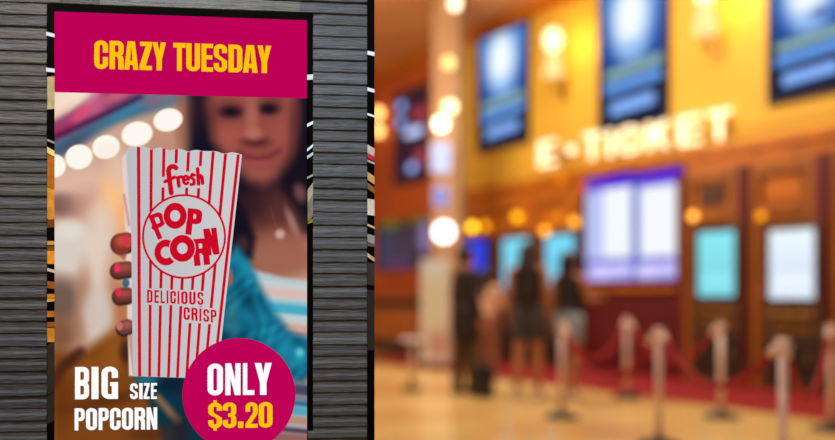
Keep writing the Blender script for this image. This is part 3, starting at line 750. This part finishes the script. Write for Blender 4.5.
for q_ in (.1, H_ - .14): obj('mounting_rail', boxes((SQ(538, 150)[0], SQ(731, 150)[0], 0.02, 0.05, q_, q_ + .04)), M_brass, sign)
for p_ in (548, 610, 660, 722):
    u_ = SQ(p_, 150)[0]; gap = (SG.world(u_, 0) - LW.O).dot(LW.n) / math.cos(phi - SG.ang)
    obj('bracket', boxes((u_ - .012, u_ + .012, 0.05, gap - .01, .1, H_ - .1)), M_brass, sign)

# ---- backlit film posters on the yellow wall
def movie(px0, px1, zt, zb, label, kind, cat_group):
    off = 0.06
    u0, u1 = LU(px0, off), LU(px1, off); hw = (u1 - u0) / 2; H = zt - zb
    t = lthing('lightbox_poster', label, 'lightbox poster', (u0 + u1) / 2, zb, 0.0, cat_group)
    obj('frame', boxes((-hw - .05, hw + .05, -0.055, 0, -.05, 0), (-hw - .05, hw + .05, -0.055, 0, H, H + .05), (-hw - .05, -hw, -0.055, 0, 0, H), (hw, hw + .05, -0.055, 0, 0, H), (-hw, hw, -0.03, 0, 0, H)), M_dk, t)
    def fn(x, y):
        I = np.zeros(x.shape + (3,)); I[:] = (20, 26, 62)
        if kind == 'group':
            I[:] = (48, 26, 36)
            for cx, cy, rx, ry, c in ((.2, .87, .13, .05, (150, 176, 250)), (.18, .69, .13, .05, (150, 176, 250)), (.6, .54, .32, .05, (190, 206, 255)), (.55, .15, .14, .05, (150, 180, 255)), (.78, .72, .2, .08, (150, 54, 66)), (.85, .25, .2, .08, (150, 60, 74))):
                mixc(I, ell(x, y, cx, cy, rx, ry, .45), c)
            return I
        mixc(I, ell(x, y, .5, .75, .62, .42, .7), (52, 104, 196)); mixc(I, ell(x, y, .45, .93, .6, .14, .8), (92, 150, 214), .8)
        mixc(I, ell(x, y, .48, .74, .32, .25, .5), (196, 222, 250)); mixc(I, ell(x, y, .46, .78, .2, .19, .6), (246, 252, 255))
        mixc(I, ell(x, y, .5, .52, .2, .06, .6), (150, 190, 240)); 
        if kind == 'near': mixc(I, ell(x, y, .62, .56, .1, .03, .8), (30, 50, 130), .8)
        mixc(I, 1 - ss(.34, .46, y), (22, 24, 50), .9)
        for cy, h_, c, x0, x1 in ((.39, .022, (142, 178, 178), .06, .95), (.29, .026, (104, 160, 238), .05, .94), (.14, .034, (134, 178, 250), .14, .84)):
            mixc(I, (1 - ss(h_, h_ + .03, np.abs(y - cy - (x - .5) * .03))) * ss(x0 - .04, x0 + .04, x) * (1 - ss(x1 - .04, x1 + .04, x)), c)
        return I
    pr = painted('print', -hw, hw, 0, H, -0.035, fn, 1.5 if kind == 'group' else 1.05, t, (50, 100))
    return t
GP = 'backlit film posters on the lobby wall'
movie(478.5, 526, 5.78, 3.80, 'blue backlit film poster left of the left lantern sconce', 'far', GP)
movie(600, 665, 5.74, 3.66, 'blue backlit film poster above the E-TICKET sign, between the two lantern sconces', 'far', GP)
movie(770, 852, 5.2, 3.55, 'blue backlit film poster at the right edge above the kiosks', 'near', GP)
movie(394, 426, 5.35, 3.5, 'dark backlit film poster with pale blue spots on the orange wall', 'group', GP)

# ---- lantern sconces
M_bulb = emis('bulb_glow', (255, 236, 180), 2.6); M_shade = emis('shade_glow', (255, 226, 150), 1.25)
def sconce(px, pyb, label):
    off = 0.28; u0, zb = LW.uv(px, pyb, off)
    t = lthing('wall_sconce', label, 'wall sconce', u0, zb, off, 'lantern sconces')
    obj('lamp_shade', lathe([(0.0, 0.0), (0.15, 0.0), (0.155, .03), (0.09, .36), (0.085, .38), (0.0, .38)], 20), M_shade, t, True)
    obj('bulb', lathe([(0.0, .38), (.07, .40), (.125, .48), (.14, .58), (.12, .68), (.06, .74), (0, .76)], 20), M_bulb, t, True)
    bm = bmesh.new(); tube(bm, [(0, 0, 0), (0, 0, -.12), (0, .1, -.2), (0, .27, -.2)], .025); box(bm, -.07, .07, .25, .278, -.35, .02)
    obj('bracket', bm, M_brass, t)
    return t
sconce(553, 76, 'glowing lantern sconce on the yellow wall left of the central film poster')
sconce(705, 33, 'glowing lantern sconce on the yellow wall right of the central film poster')

# ---- small globe lamps
def globe(px, py, off, r, rgb, stren, label, plane_pt=None):
    u0, z = LW.uv(px, py, off)
    t = lthing('globe_lamp', label, 'wall lamp', u0, z, off, 'small globe lamps')
    obj('globe', lathe([(r * math.sin(PI * i / 10), -r * math.cos(PI * i / 10)) for i in range(11)], 16), emis('globe_%d' % (int(px * 7 + py)), rgb, stren), t, True)
    bm = bmesh.new(); tube(bm, [(0, r * .9, 0), (0, off - .06, 0)], .014, 8); tube(bm, [(0, off - .08, 0), (0, off - .05, 0)], .04, 12)
    obj('arm', bm, M_brass, t)
    return t
AM = (255, 190, 60)
for px, py, r, c, s, lb in ((693, 216, .055, (255, 176, 70), 3.2, 'amber globe lamp on the pilaster right of the double display'), (761, 216, .05, (255, 160, 20), 1.8, 'dim amber globe lamp on the pilaster left of the white screen'),
                        (574.5, 222, .07, (255, 176, 60), 2.4, 'amber globe lamp just left of the double display'), (545, 231, .07, (255, 170, 40), 2.8, 'amber globe lamp above the pale blue screen'),
                        (517, 217, .075, (255, 176, 20), 2.6, 'amber globe lamp above the pale cyan screen'), (472, 227, .08, (255, 196, 40), 4.0, 'bright yellow globe lamp above the deep blue screen'), (485, 226, .06, (255, 170, 20), 2.4, 'dim yellow globe lamp right of the bright yellow one'),
                        (558, 218, .09, (240, 140, 10), 1.1, 'dim orange globe lamp above the pale blue kiosk'), (562, 180, .09, (240, 130, 10), 1.0, 'orange globe lamp under the letter E of the sign')):
    globe(px, py, 0.22, r, c, s, lb)

# ---- column in front of the wall with its lamps
cd = 13.3
def at(px, py, d): return Vector(((px - CXP) / F * d, d, CAMZ + (HOR - py) / F * d))
cw = 26 / F * cd
cx = at(446, 0, cd).x
M_col = surf('cream_column', (176, 130, 88), 0.5, var=0.08, scale=1.5)
M_dcol = surf('dark_column_edge', (110, 84, 40), 0.5)
colm = struct('trim_column', boxes((cx - cw / 2, cx + cw / 2, cd, cd + cw, 0, HC)), M_col)
obj('edge_strip', boxes((cx + cw / 2, cx + cw / 2 + .09, cd + .02, cd + .25, 0, HC)), M_dcol, colm)
obj('plinth', boxes((cx - cw / 2 - .05, cx + cw / 2 + .05, cd - .05, cd + cw + .05, 0, .16)), M_col, colm)
def clamp(px, py, r, rgb, s, label):
    p = at(px, py, cd - .12)
    t = thing('column_lamp', label, 'lamp', p, 0, 'lamps on the cream column')
    obj('globe', lathe([(r * math.sin(PI * i / 10), -r * math.cos(PI * i / 10)) for i in range(11)], 16), emis('col_globe_%d' % int(py), rgb, s), t, True)
    bm = bmesh.new(); tube(bm, [(0, 0, -r * .9), (0, .02, -r - .04), (0, .12, -r - .04)], .012, 8); obj('arm', bm, M_brass, t)
clamp(449, 63, .09, (255, 226, 140), 2.4, 'small pale yellow lamp high on the cream column, second from its top')
clamp(450, 107, .10, (255, 240, 180), 4.0, 'pale lamp on the cream column just above the brightest lamp')
clamp(441, 124, .105, (255, 246, 210), 6.0, 'brightest warm white lamp halfway up the cream column')
clamp(444, 232, .155, (255, 244, 238), 4.6, 'large white globe lamp low on the cream column')
M_lil = emis('lilac_panel', (206, 218, 255), 1.25); M_lil2 = emis('lilac_panel_dim', (140, 150, 220), 1.1)
for (py0, py1, hw_, m_, lb) in ((143, 172, .14, M_lil, 'pale lilac lit sign panel on the cream column under its brightest lamp'), (187, 206, .11, M_lil2, 'dim blue lit sign panel on the cream column above its large globe')):
    p = at(441, py1, cd - .06); H = (py1 - py0) / F * cd
    t = thing('sign_panel', lb, 'sign', p, 0, 'sign panels on the cream column')
    obj('case', boxes((-hw_ - .02, hw_ + .02, 0, .06, -.02, H + .02)), M_steel, t); obj('lit_face', boxes((-hw_, hw_, -.008, 0, 0, H)), m_, t)

# ---- ceiling downlights and the two lamps by the slate wall
clamp(455, 4, .09, (255, 240, 200), 3.6, 'topmost lamp on the cream column, cut by the top of the photo')
for py, lb in ((113, 'upper warm lamp on the orange wall beside the slate wall edge'), (131, 'lower warm lamp on the orange wall beside the slate wall edge')):
    globe(378, py, .2, .11, (255, 206, 120), 3.6, lb)

# ---- shop windows and counter at the far left
wl = lroot(struct('window_1', boxes((LU(378), LU(432), -.06, -.02, 1.7, 2.75)), M_dk))
def fn(x, y):
    I = np.zeros(x.shape + (3,)); I[:] = (62, 44, 50); mixc(I, ss(.75, .95, y), (92, 70, 20)); mixc(I, ell(x, y, .25, .5, .2, .4, .6), (74, 70, 92)); mixc(I, ell(x, y, .6, .45, .14, .4, .6), (84, 66, 84)); mixc(I, ell(x, y, .94, .6, .12, .35, .6), (160, 140, 190)); mixc(I, ell(x, y, .3, .92, .14, .08, .6), (130, 130, 30)); mixc(I, ell(x, y, .8, .94, .14, .08, .6), (120, 110, 30)); mixc(I, ell(x, y, .4, .12, .3, .08, .8), (110, 70, 120)); return I
painted('pane', LU(378), LU(432), 1.7, 2.75, -0.065, fn, .8, wl)
ct = lthing('service_counter', 'brown wooden service counter under the dark shop window', 'counter', LU(405, .5), 0, .5)
hwc = (LU(432) - LU(370)) / 2
obj('front_panel', boxes((-hwc, hwc, -.1, .3, 0, 1.1)), M_dkwood, ct); obj('countertop', boxes((-hwc - .05, hwc + .05, -.18, .34, 1.1, 1.16), bev=.01), M_wood2, ct)
obj('kick_panel', boxes((-hwc, hwc, -.11, -.1, 0.3, .9)), M_wood, ct)
# cream banner stand before the column
bp0 = at(435, HOR, 12.95); bw = .22
bn = thing('banner_stand', 'cream banner stand with a reddish foot before the cream column', 'banner stand', (bp0.x, bp0.y, 0), phi * .3)
def fn(x, y):
    I = np.zeros(x.shape + (3,)); I[:] = (226, 186, 138); mixc(I, ell(x, y, .5, .95, .4, .12, .8), (222, 206, 190), .8); mixc(I, ell(x, y, .6, .18, .4, .14, .8), (196, 110, 84), .9); mixc(I, ell(x, y, .5, .55, .2, .3, .9), (214, 180, 126), .7); return I
painted('banner', -bw, bw, .1, 1.72, -.012, fn, .8, bn)
obj('backing', boxes((-bw - .01, bw + .01, -.01, .01, .09, 1.73)), M_steel, bn); obj('foot', boxes((-bw - .04, bw + .04, -.1, .1, 0, .09), bev=.02), M_rw, bn)
# small pedestal table
pt = at(412, 390, F * CAMZ / (390 - HOR)); 
tb = thing('pedestal_table', 'small white topped pedestal table on the beige floor by the slate wall', 'table', (pt.x, pt.y, 0))
obj('base', lathe([(0, 0), (.13, 0), (.13, .02), (.04, .045), (0, .045)], 24), M_dk, tb); obj('pole', lathe([(0, .04), (.03, .04), (.03, .61), (0, .61)], 16), M_steel, tb, True)
obj('tabletop', lathe([(0, .60), (.145, .60), (.155, .615), (.145, .63), (0, .63)], 28), surf('white_top', (226, 214, 222), .35), tb)

# ---- stanchions and velvet ropes
SH = 0.895
M_rope = surf('velvet_rope', (150, 8, 14), 0.8, var=0.1)
protoS = None
def stanchion(px, d, label):
    global protoS
    p = at(px, HOR, d); loc = (p.x, p.y, 0.0 if True else 0)
    if protoS is None:
        t = thing('stanchion', label, 'stanchion', loc, 0, 'rope barrier posts')
        obj('base', lathe([(0, 0), (.16, 0), (.165, .012), (.15, .025), (.06, .05), (.03, .07), (0, .07)], 28), M_dk, t, True)
        obj('pole', lathe([(0, .05), (.027, .05), (.027, .80), (0, .80)], 18), M_steel, t, True)
        cp = obj('cap', lathe([(0, .79), (.032, .79), (.032, .86), (.03, .865), (.045, .875), (.045, .888), (.02, .895), (0, .895)], 20), M_steel, t, True)
        bm = bmesh.new()
        for a in (0, PI/2, PI, 3*PI/2): tube(bm, [(.03*math.cos(a), .03*math.sin(a), .84), (.055*math.cos(a), .055*math.sin(a), .85), (.055*math.cos(a), .055*math.sin(a), .82)], .006, 6)
        obj('hook', bm, M_steel, cp)
        protoS = t; return t
    return dup(protoS, loc, 0, label, 'rope barrier posts')
Sp = [(562, 7.6, 'stanchion post in front of the woman in denim shorts'), (627, 9.1, 'stanchion post standing under the double display, farthest of the row by the red carpet'), (659, 6.2, 'stanchion post between the double display post and the cyan kiosk post'),
      (721, 7.6, 'stanchion post in front of the kiosk with the cyan screen'), (783, 4.7, 'nearest stanchion post, in front of the white kiosk screen'), (831, 6.9, 'stanchion post at the right edge of the photo')]
ST = {}
for px, d, lb in Sp: ST[px] = stanchion(px, d, lb)
def rope(a, b, sag, label):
    A = Vector(ST[a].location) + Vector((0, 0, .84)); B = Vector(ST[b].location) + Vector((0, 0, .84)); dv = (B - A).normalized() * .06
    A += dv; B -= dv
    t = thing('velvet_rope', label, 'velvet rope', A, 0, 'red velvet ropes')
    pts = []
    for i in range(25):
        k = i / 24; p = (B - A) * k; p.z -= sag * 4 * k * (1 - k); pts.append(p)
    bm = bmesh.new(); tube(bm, pts[1:-1], .024, 10); obj('cord', bm, M_rope, t, True)
    for q in (pts[:2], pts[-2:]): obj('end_fitting', tube(bmesh.new(), q, .026, 10), M_steel, t, True)
rope(627, 721, .36, 'red velvet rope from the farthest post to the post before the cyan kiosk')
rope(659, 783, .30, 'red velvet rope sagging toward the nearest post from the left')
rope(783, 831, .40, 'red velvet rope between the nearest post and the post at the right edge')
rope(562, 627, .34, 'red velvet rope from the post by the woman in shorts to the farthest post')
rope(562, 659, .42, 'red velvet rope sagging in front of the red counter wall')

# ------------------------------------------------------------------ people
_b = bmesh.new(); bmesh.ops.create_icosphere(_b, subdivisions=2, radius=1.0); _b.verts.ensure_lookup_table()
SPH = (np.array([v.co[:] for v in _b.verts]), np.array([[v.index for v in f.verts] for f in _b.faces])); _b.free()
def cap_mesh(segs, voxel=0.007, smooth=3, extra=None):
    """union of tapered round segments -> one continuous surface"""
    cs = []
    def ball(p, r, s=(1, 1, 1)): cs.append((p[0], p[1], p[2], r*s[0], r*s[1], r*s[2]))
    for sg in segs:
        if len(sg) == 3: ball(Vector(sg[0]), sg[1], sg[2]); continue
        a, ra, b, rb_ = sg[:4]; a = Vector(a); b = Vector(b)
        n = max(2, int((b - a).length / max(.005, min(ra, rb_) * .22)) + 1)
        for i in range(n + 1):
            k = i / n; ball(a.lerp(b, k), ra + (rb_ - ra) * k, sg[4] if len(sg) > 4 else (1, 1, 1))
    cs = np.array(cs); sv, sf = SPH
    V = (cs[:, None, :3] + sv[None] * cs[:, None, 3:]).reshape(-1, 3)
    Fc = (sf[None] + (np.arange(len(cs)) * len(sv))[:, None, None]).reshape(-1, 3).astype(np.int32)
    me = bpy.data.meshes.new('raw')
    me.vertices.add(len(V)); me.vertices.foreach_set('co', V.ravel())
    me.loops.add(Fc.size); me.loops.foreach_set('vertex_index', Fc.ravel())
    me.polygons.add(len(Fc)); me.polygons.foreach_set('loop_start', (np.arange(len(Fc)) * 3).astype(np.int32))
    me.update(calc_edges=True)
    o = bpy.data.objects.new('raw', me); C.objects.link(o)
    m = o.modifiers.new('r', 'REMESH'); m.mode = 'VOXEL'; m.voxel_size = voxel
    s = o.modifiers.new('s', 'SMOOTH'); s.factor = .5; s.iterations = smooth
    dg = bpy.context.evaluated_depsgraph_get(); dg.update()
    res = bpy.data.meshes.new_from_object(o.evaluated_get(dg))
    bpy.data.objects.remove(o); bpy.data.meshes.remove(me)
    return res
def hand(side, wr, dirv, palm_n):
    """palm, four unequal curled fingers and a thumb from the side of the palm"""
    wr = Vector(wr); d = Vector(dirv).normalized(); n = Vector(palm_n).normalized(); s = d.cross(n).normalized()
    seg = []
    for q in (-.026, -.009, .009, .026): seg.append((wr + s*q*.6, .017, wr + d*.085 + s*q, .0125))
    for q, L in ((-.031, .060), (-.0105, .072), (.0105, .078), (.031, .070)):
        a = wr + d*.085 + s*q; b = a + d*L*.5 + n*.006; c = b + d*L*.42 + n*.02; e = c + d*L*.12 + n*.016
        seg += [(a, .0092, b, .0085), (b, .0085, c, .0078), (c, .0078, e, .0072)]
    sg = 1 if side > 0 else -1
    a = wr + d*.03 + s*.028; b = a + s*.028 + d*.03 + n*.012; c = b + d*.034 + s*.008 + n*.008
    seg += [(a, .0125, b, .0105), (b, .0105, c, .0085)]
    return seg
def person(name_label, loc, rz, H, skin, top, top_len, sleeves, legwear, leg_len, hairc, hair, arms, shoes, female=True, stride=0.0):
    """x right, y forward, z up; scaled to height H (built at 1.68)"""
    t = thing('person', name_label, 'person', loc, rz)
    t.scale = (H / 1.68,) * 3
    sw = .165 if female else .172; hw = .092
    hip = .90; sh = 1.38
    sk = []
    # torso
    sk += [((0, 0, .93), .105, (0, 0, 1.02), .105, (1.35, .95, 1)), ((0, 0, 1.02), .105, (0, .005, 1.12), .098, (1.25, .9, 1)), ((0, .005, 1.12), .1, (0, .01, 1.30), .108, (1.38, .95, 1)), ((0, .01, 1.3), .1, (0, 0, 1.40), .07, (1.75, .9, 1)), ((0, 0, 1.38), .062, (0, .012, 1.50), .05)]
    # head: skull, jaw, nose, ears, lips
    sk += [((0, -.002, 1.592), .083, (.92, 1.12, 1.08)), ((0, .03, 1.545), .058, (1, 1.05, 1.05)), ((0, .052, 1.508), .034, (1.1, 1, .8)), ((0, .098, 1.575), .012, (0, .112, 1.55) if False else (.9, 1.1, 1.9)), ((0, .106, 1.556), .012, (1.1, 1, .8)), ((0, .088, 1.524), .014, (1.6, .6, .6)),
           ((.078, -.005, 1.567), .018, (.45, .9, 1.5)), ((-.078, -.005, 1.567), .018, (.45, .9, 1.5)), ((.034, .08, 1.578), .016, (1, .6, .7)), ((-.034, .08, 1.578), .016, (1, .6, .7))]
    legs = {}
    for s in (-1, 1):
        st_ = stride * s
        h_ = (s*hw, 0, hip); kn = (s*(hw+.006), .015 + st_*.5, .485); an = (s*(hw+.01), -.01 + st_, .075)
        legs[s] = (h_, kn, an)
        sk += [(h_, .092, kn, .056), (kn, .056, (kn[0], (kn[1]+an[1])/2 - .012, .33), .056), ((kn[0], (kn[1]+an[1])/2 - .012, .33), .056, an, .036), (an, .036, (an[0], an[1]-.03, .035), .032), ((an[0], an[1], .04), .036, (an[0]+s*.012, an[1]+.13, .028), .027, (1.15, 1, .8))]
    hands = {}
    for s in (-1, 1):
        S_ = (s*sw, 0, sh); E, W = arms[s]
        E = Vector(E); W = Vector(W)
        sk += [((s*.10, .0, sh+.01), .058, S_, .058), (S_, .054, E, .040), (E, .040, W, .027)]
        d = (W - E).normalized(); nrm = Vector((-s, .2, 0)) if abs(d.z) > .6 else Vector((0, 0, -1)); nrm = (nrm - d*nrm.dot(d)).normalized()
        sk += hand(s, W + d*.01, d, nrm)
    b = obj('body', cap_mesh(sk, .0062, 3), skin, t, True)
    for s in (-1, 1):
        obj('eye', lathe([(.010*math.sin(PI*i/6), -.010*math.cos(PI*i/6)) for i in range(7)], 10, (s*.034, .083, 1.58)), M_eye, b, True)
    g = .013
    tp = [((0, 0, top_len), .105+g, (0, 0, 1.04), .1+g, (1.38, .98, 1)), ((0, 0, 1.04), .1+g, (0, .005, 1.14), .1+g, (1.3, .95, 1)), ((0, .005, 1.12), .1+g, (0, .01, 1.30), .108+g, (1.38, .97, 1)), ((0, .01, 1.3), .1+g, (0, 0, 1.385), .066+g, (1.75, .95, .9))]
    if top_len < .8: tp += [((0, 0, top_len), .13, (0, 0, .94), .125, (1.78, 1.15, 1))]
    for s in (-1, 1):
        E, W = arms[s]; S_ = Vector((s*sw, 0, sh)); E = Vector(E); W = Vector(W)
        tp += [((s*.10, 0, sh-.01), .055+g, S_ - Vector((s*.012, 0, .01)), .049+g)]
        if sleeves == 'short': tp += [(S_, .05+g, S_.lerp(E, .55), .048+g)]
        if sleeves == 'long': tp += [(S_, .05+g, E, .042+g), (E, .042+g, E.lerp(W, .93), .032+g)]
    obj('top', cap_mesh(tp, .009, 9), top, t, True)
    lw = [((0, 0, .90), .108+g, (0, 0, .99), .104+g, (1.38, 1.0, 1))]
    for s in (-1, 1):
        h_, kn, an = legs[s]; h_ = Vector(h_); kn = Vector(kn); an = Vector(an)
        if leg_len <= .5: lw += [(h_, .098+g, h_.lerp(kn, leg_len*2), .072+g)]
        else: mc = Vector((kn.x, (kn.y + an.y) / 2 - .012, .33)); lw += [(h_, .098+g, kn, .064+g), (kn, .064+g, mc, .06+g), (mc, .06+g, an + Vector((0, 0, .01)), .054+g)]
    obj('shorts' if leg_len <= .5 else 'trousers', cap_mesh(lw, .009, 7), legwear, t, True)
    for s in (-1, 1):
        an = legs[s][2]
        obj('shoe', cap_mesh([((an[0], an[1]-.035, .036), .042, (an[0], an[1]+.03, .04), .044), ((an[0], an[1]+.03, .036), .043, (an[0]+s*.012, an[1]+.14, .03), .034, (1.15, 1, .85))], .007, 3), shoes, t, True)
    if hair == 'long':
        hs = [((0, -.022, 1.612), .092, (1.0, 1.08, 1.02)), ((0, -.06, 1.58), .082, (0, -.095, 1.42), .085, (1.15, .7, 1)), ((0, -.095, 1.42), .085, (0, -.115, 1.2), .075, (1.45, .55, 1)), ((0, -.115, 1.2), .075, (0, -.13, 1.0), .045, (1.6, .6, 1)), ((.07, -.02, 1.58), .03, (.085, -.05, 1.4), .03), ((-.07, -.02, 1.58), .03, (-.085, -.05, 1.4), .03)]
    elif hair == 'mid':
        hs = [((0, -.022, 1.612), .092, (1.0, 1.08, 1.02)), ((0, -.06, 1.58), .08, (0, -.09, 1.40), .06, (1.15, .7, 1)), ((0, -.09, 1.4), .055, (0, -.105, 1.28), .03, (1.3, .6, 1)), ((.07, -.02, 1.58), .028, (.08, -.04, 1.47), .024), ((-.07, -.02, 1.58), .028, (-.08, -.04, 1.47), .024)]
    else:
        hs = [((0, -.018, 1.616), .089, (1.0, 1.1, 1.0)), ((0, -.045, 1.56), .075, (1.08, .85, 1.2)), ((.06, -.01, 1.585), .035, (.8, 1, 1.2)), ((-.06, -.01, 1.585), .035, (.8, 1, 1.2))]
    obj('hair', cap_mesh(hs, .008, 3), hairc, t, True)
    return t
M_eye = surf('eye', (40, 30, 28), .2)
SK = surf('tan_skin', (176, 112, 78), .55, var=.06); SK2 = surf('fair_skin', (214, 160, 128), .55, var=.06)
HB = surf('dark_brown_hair', (40, 24, 16), .45, var=.2, scale=30, stretch=(4, 4, .5))
HBK = surf('black_hair', (22, 15, 12), .5, var=.2, scale=30); BLK = surf('black_cloth', (34, 26, 22), .85); OLV = surf('olive_cloth', (86, 62, 36), .85); DEN = surf('denim', (136, 146, 160), .85); DDEN = surf('dark_denim', (62, 60, 68), .85); PNK = surf('pale_pink_cloth', (214, 164, 136), .85); BRN = surf('brown_cloth', (48, 28, 20), .85)
SHO = surf('dark_shoe', (44, 34, 32), .5); SHL = surf('pale_shoe', (206, 180, 168), .5)
down_arms = {1: ((.215, -.02, 1.12), (.22, .04, .88)), -1: ((-.215, -.02, 1.12), (-.22, .04, .88))}
use_arms = {1: ((.24, .06, 1.14), (.20, .30, 1.16)), -1: ((-.225, -.02, 1.12), (-.225, .05, .88))}
both_arms = {1: ((.22, .05, 1.13), (.12, .27, 1.18)), -1: ((-.22, .05, 1.13), (-.1, .27, 1.16))}
def spot(px, py): 
    p = at(px, py, F * CAMZ / (py - HOR)); return (p.x, p.y, 0.0)
face = phi - 0.0          # local y of the lobby frame points into the wall: everyone faces the kiosks
person('man in dark top and olive trousers standing with his back turned', spot(466, 394), phi - .1, 1.72, SK, BLK, .68, 'long', OLV, 1.0, HBK, 'short', down_arms, SHO, False, .04)
person('person in pale pink top standing half behind the man in dark clothes', spot(487, 381), phi + .3, 1.50, SK2, PNK, .92, 'short', surf('rose_cloth', (132, 78, 58), .85), 1.0, HB, 'mid', both_arms, SHL, True, .03)
person('woman with long dark hair, brown top and dark shorts seen from behind', spot(528, 399), phi + .7, 1.72, SK, BRN, .92, 'none', DDEN, .27, HB, 'long', down_arms, SHL, True, .05)
person('woman in black top and light denim shorts reaching toward a kiosk', spot(569, 399), phi + .2, 1.62, SK, BLK, 1.0, 'none', DEN, .27, HB, 'mid', use_arms, SHL, True, -.05)
# the man's bag standing on the floor
bp_ = spot(484.5, 398)
bag = thing('bag', 'black bag standing upright on the floor beside the man', 'bag', bp_, .2)
obj('shell', boxes((-.1, .1, -.07, .07, .02, .36), bev=.025), surf('black_nylon', (18, 16, 18), .7), bag)
bm = bmesh.new(); tube(bm, [(-.05, 0, .35), (-.05, 0, .42), (-.03, 0, .44), (.03, 0, .44), (.05, 0, .42), (.05, 0, .35)], .009, 8); obj('handle', bm, M_dk, bag)
obj('pocket', boxes((-.075, .075, -.085, -.068, .06, .2), bev=.008), M_dk, bag)
for q in (-.09, .06): obj('foot', boxes((q, q + .03, -.05, .05, 0, .03)), M_dk, bag)

# ------------------------------------------------------------------ lights
def area(name, loc, tgt, sx, sy, power, rgb):
    l = bpy.data.lights.new(name, 'AREA'); l.shape = 'RECTANGLE'; l.size = sx; l.size_y = sy; l.energy = power; l.color = rgb
    o = bpy.data.objects.new(name, l); C.objects.link(o); o.location = loc
    o.rotation_euler = (Vector(tgt) - Vector(loc)).to_track_quat('-Z', 'Y').to_euler(); return o
area('front_light', (-1.0, 0.2, 3.6), (-.5, 2.05, 1.2), 1.2, .8, 105, (1, .98, .95))
area('lobby_light', (0.5, 9.5, 5.9), (0.6, 10, 0), 6, 6, 430, (1, .91, .76))
area('wall_light', (1.2, 6.0, 5.0), (3.6, 11.2, 3.6), 3, 2, 82, (1, .93, .78))
area('wall_light_left', (-2.5, 10.5, 4.8), (-0.3, 16.5, 3.6), 3, 2, 130, (1, .9, .70))
def point(name, loc, power, rgb, r=.1):
    l = bpy.data.lights.new(name, 'POINT'); l.energy = power; l.color = rgb; l.shadow_soft_size = r
    o = bpy.data.objects.new(name, l); C.objects.link(o); o.location = loc
for px, py in ((557, 40), (709, -2)):
    u0, z = LW.uv(px, py, .45); point('sconce_light', LW.world(u0 + .12, z, .45), 14, (1, .8, .3))
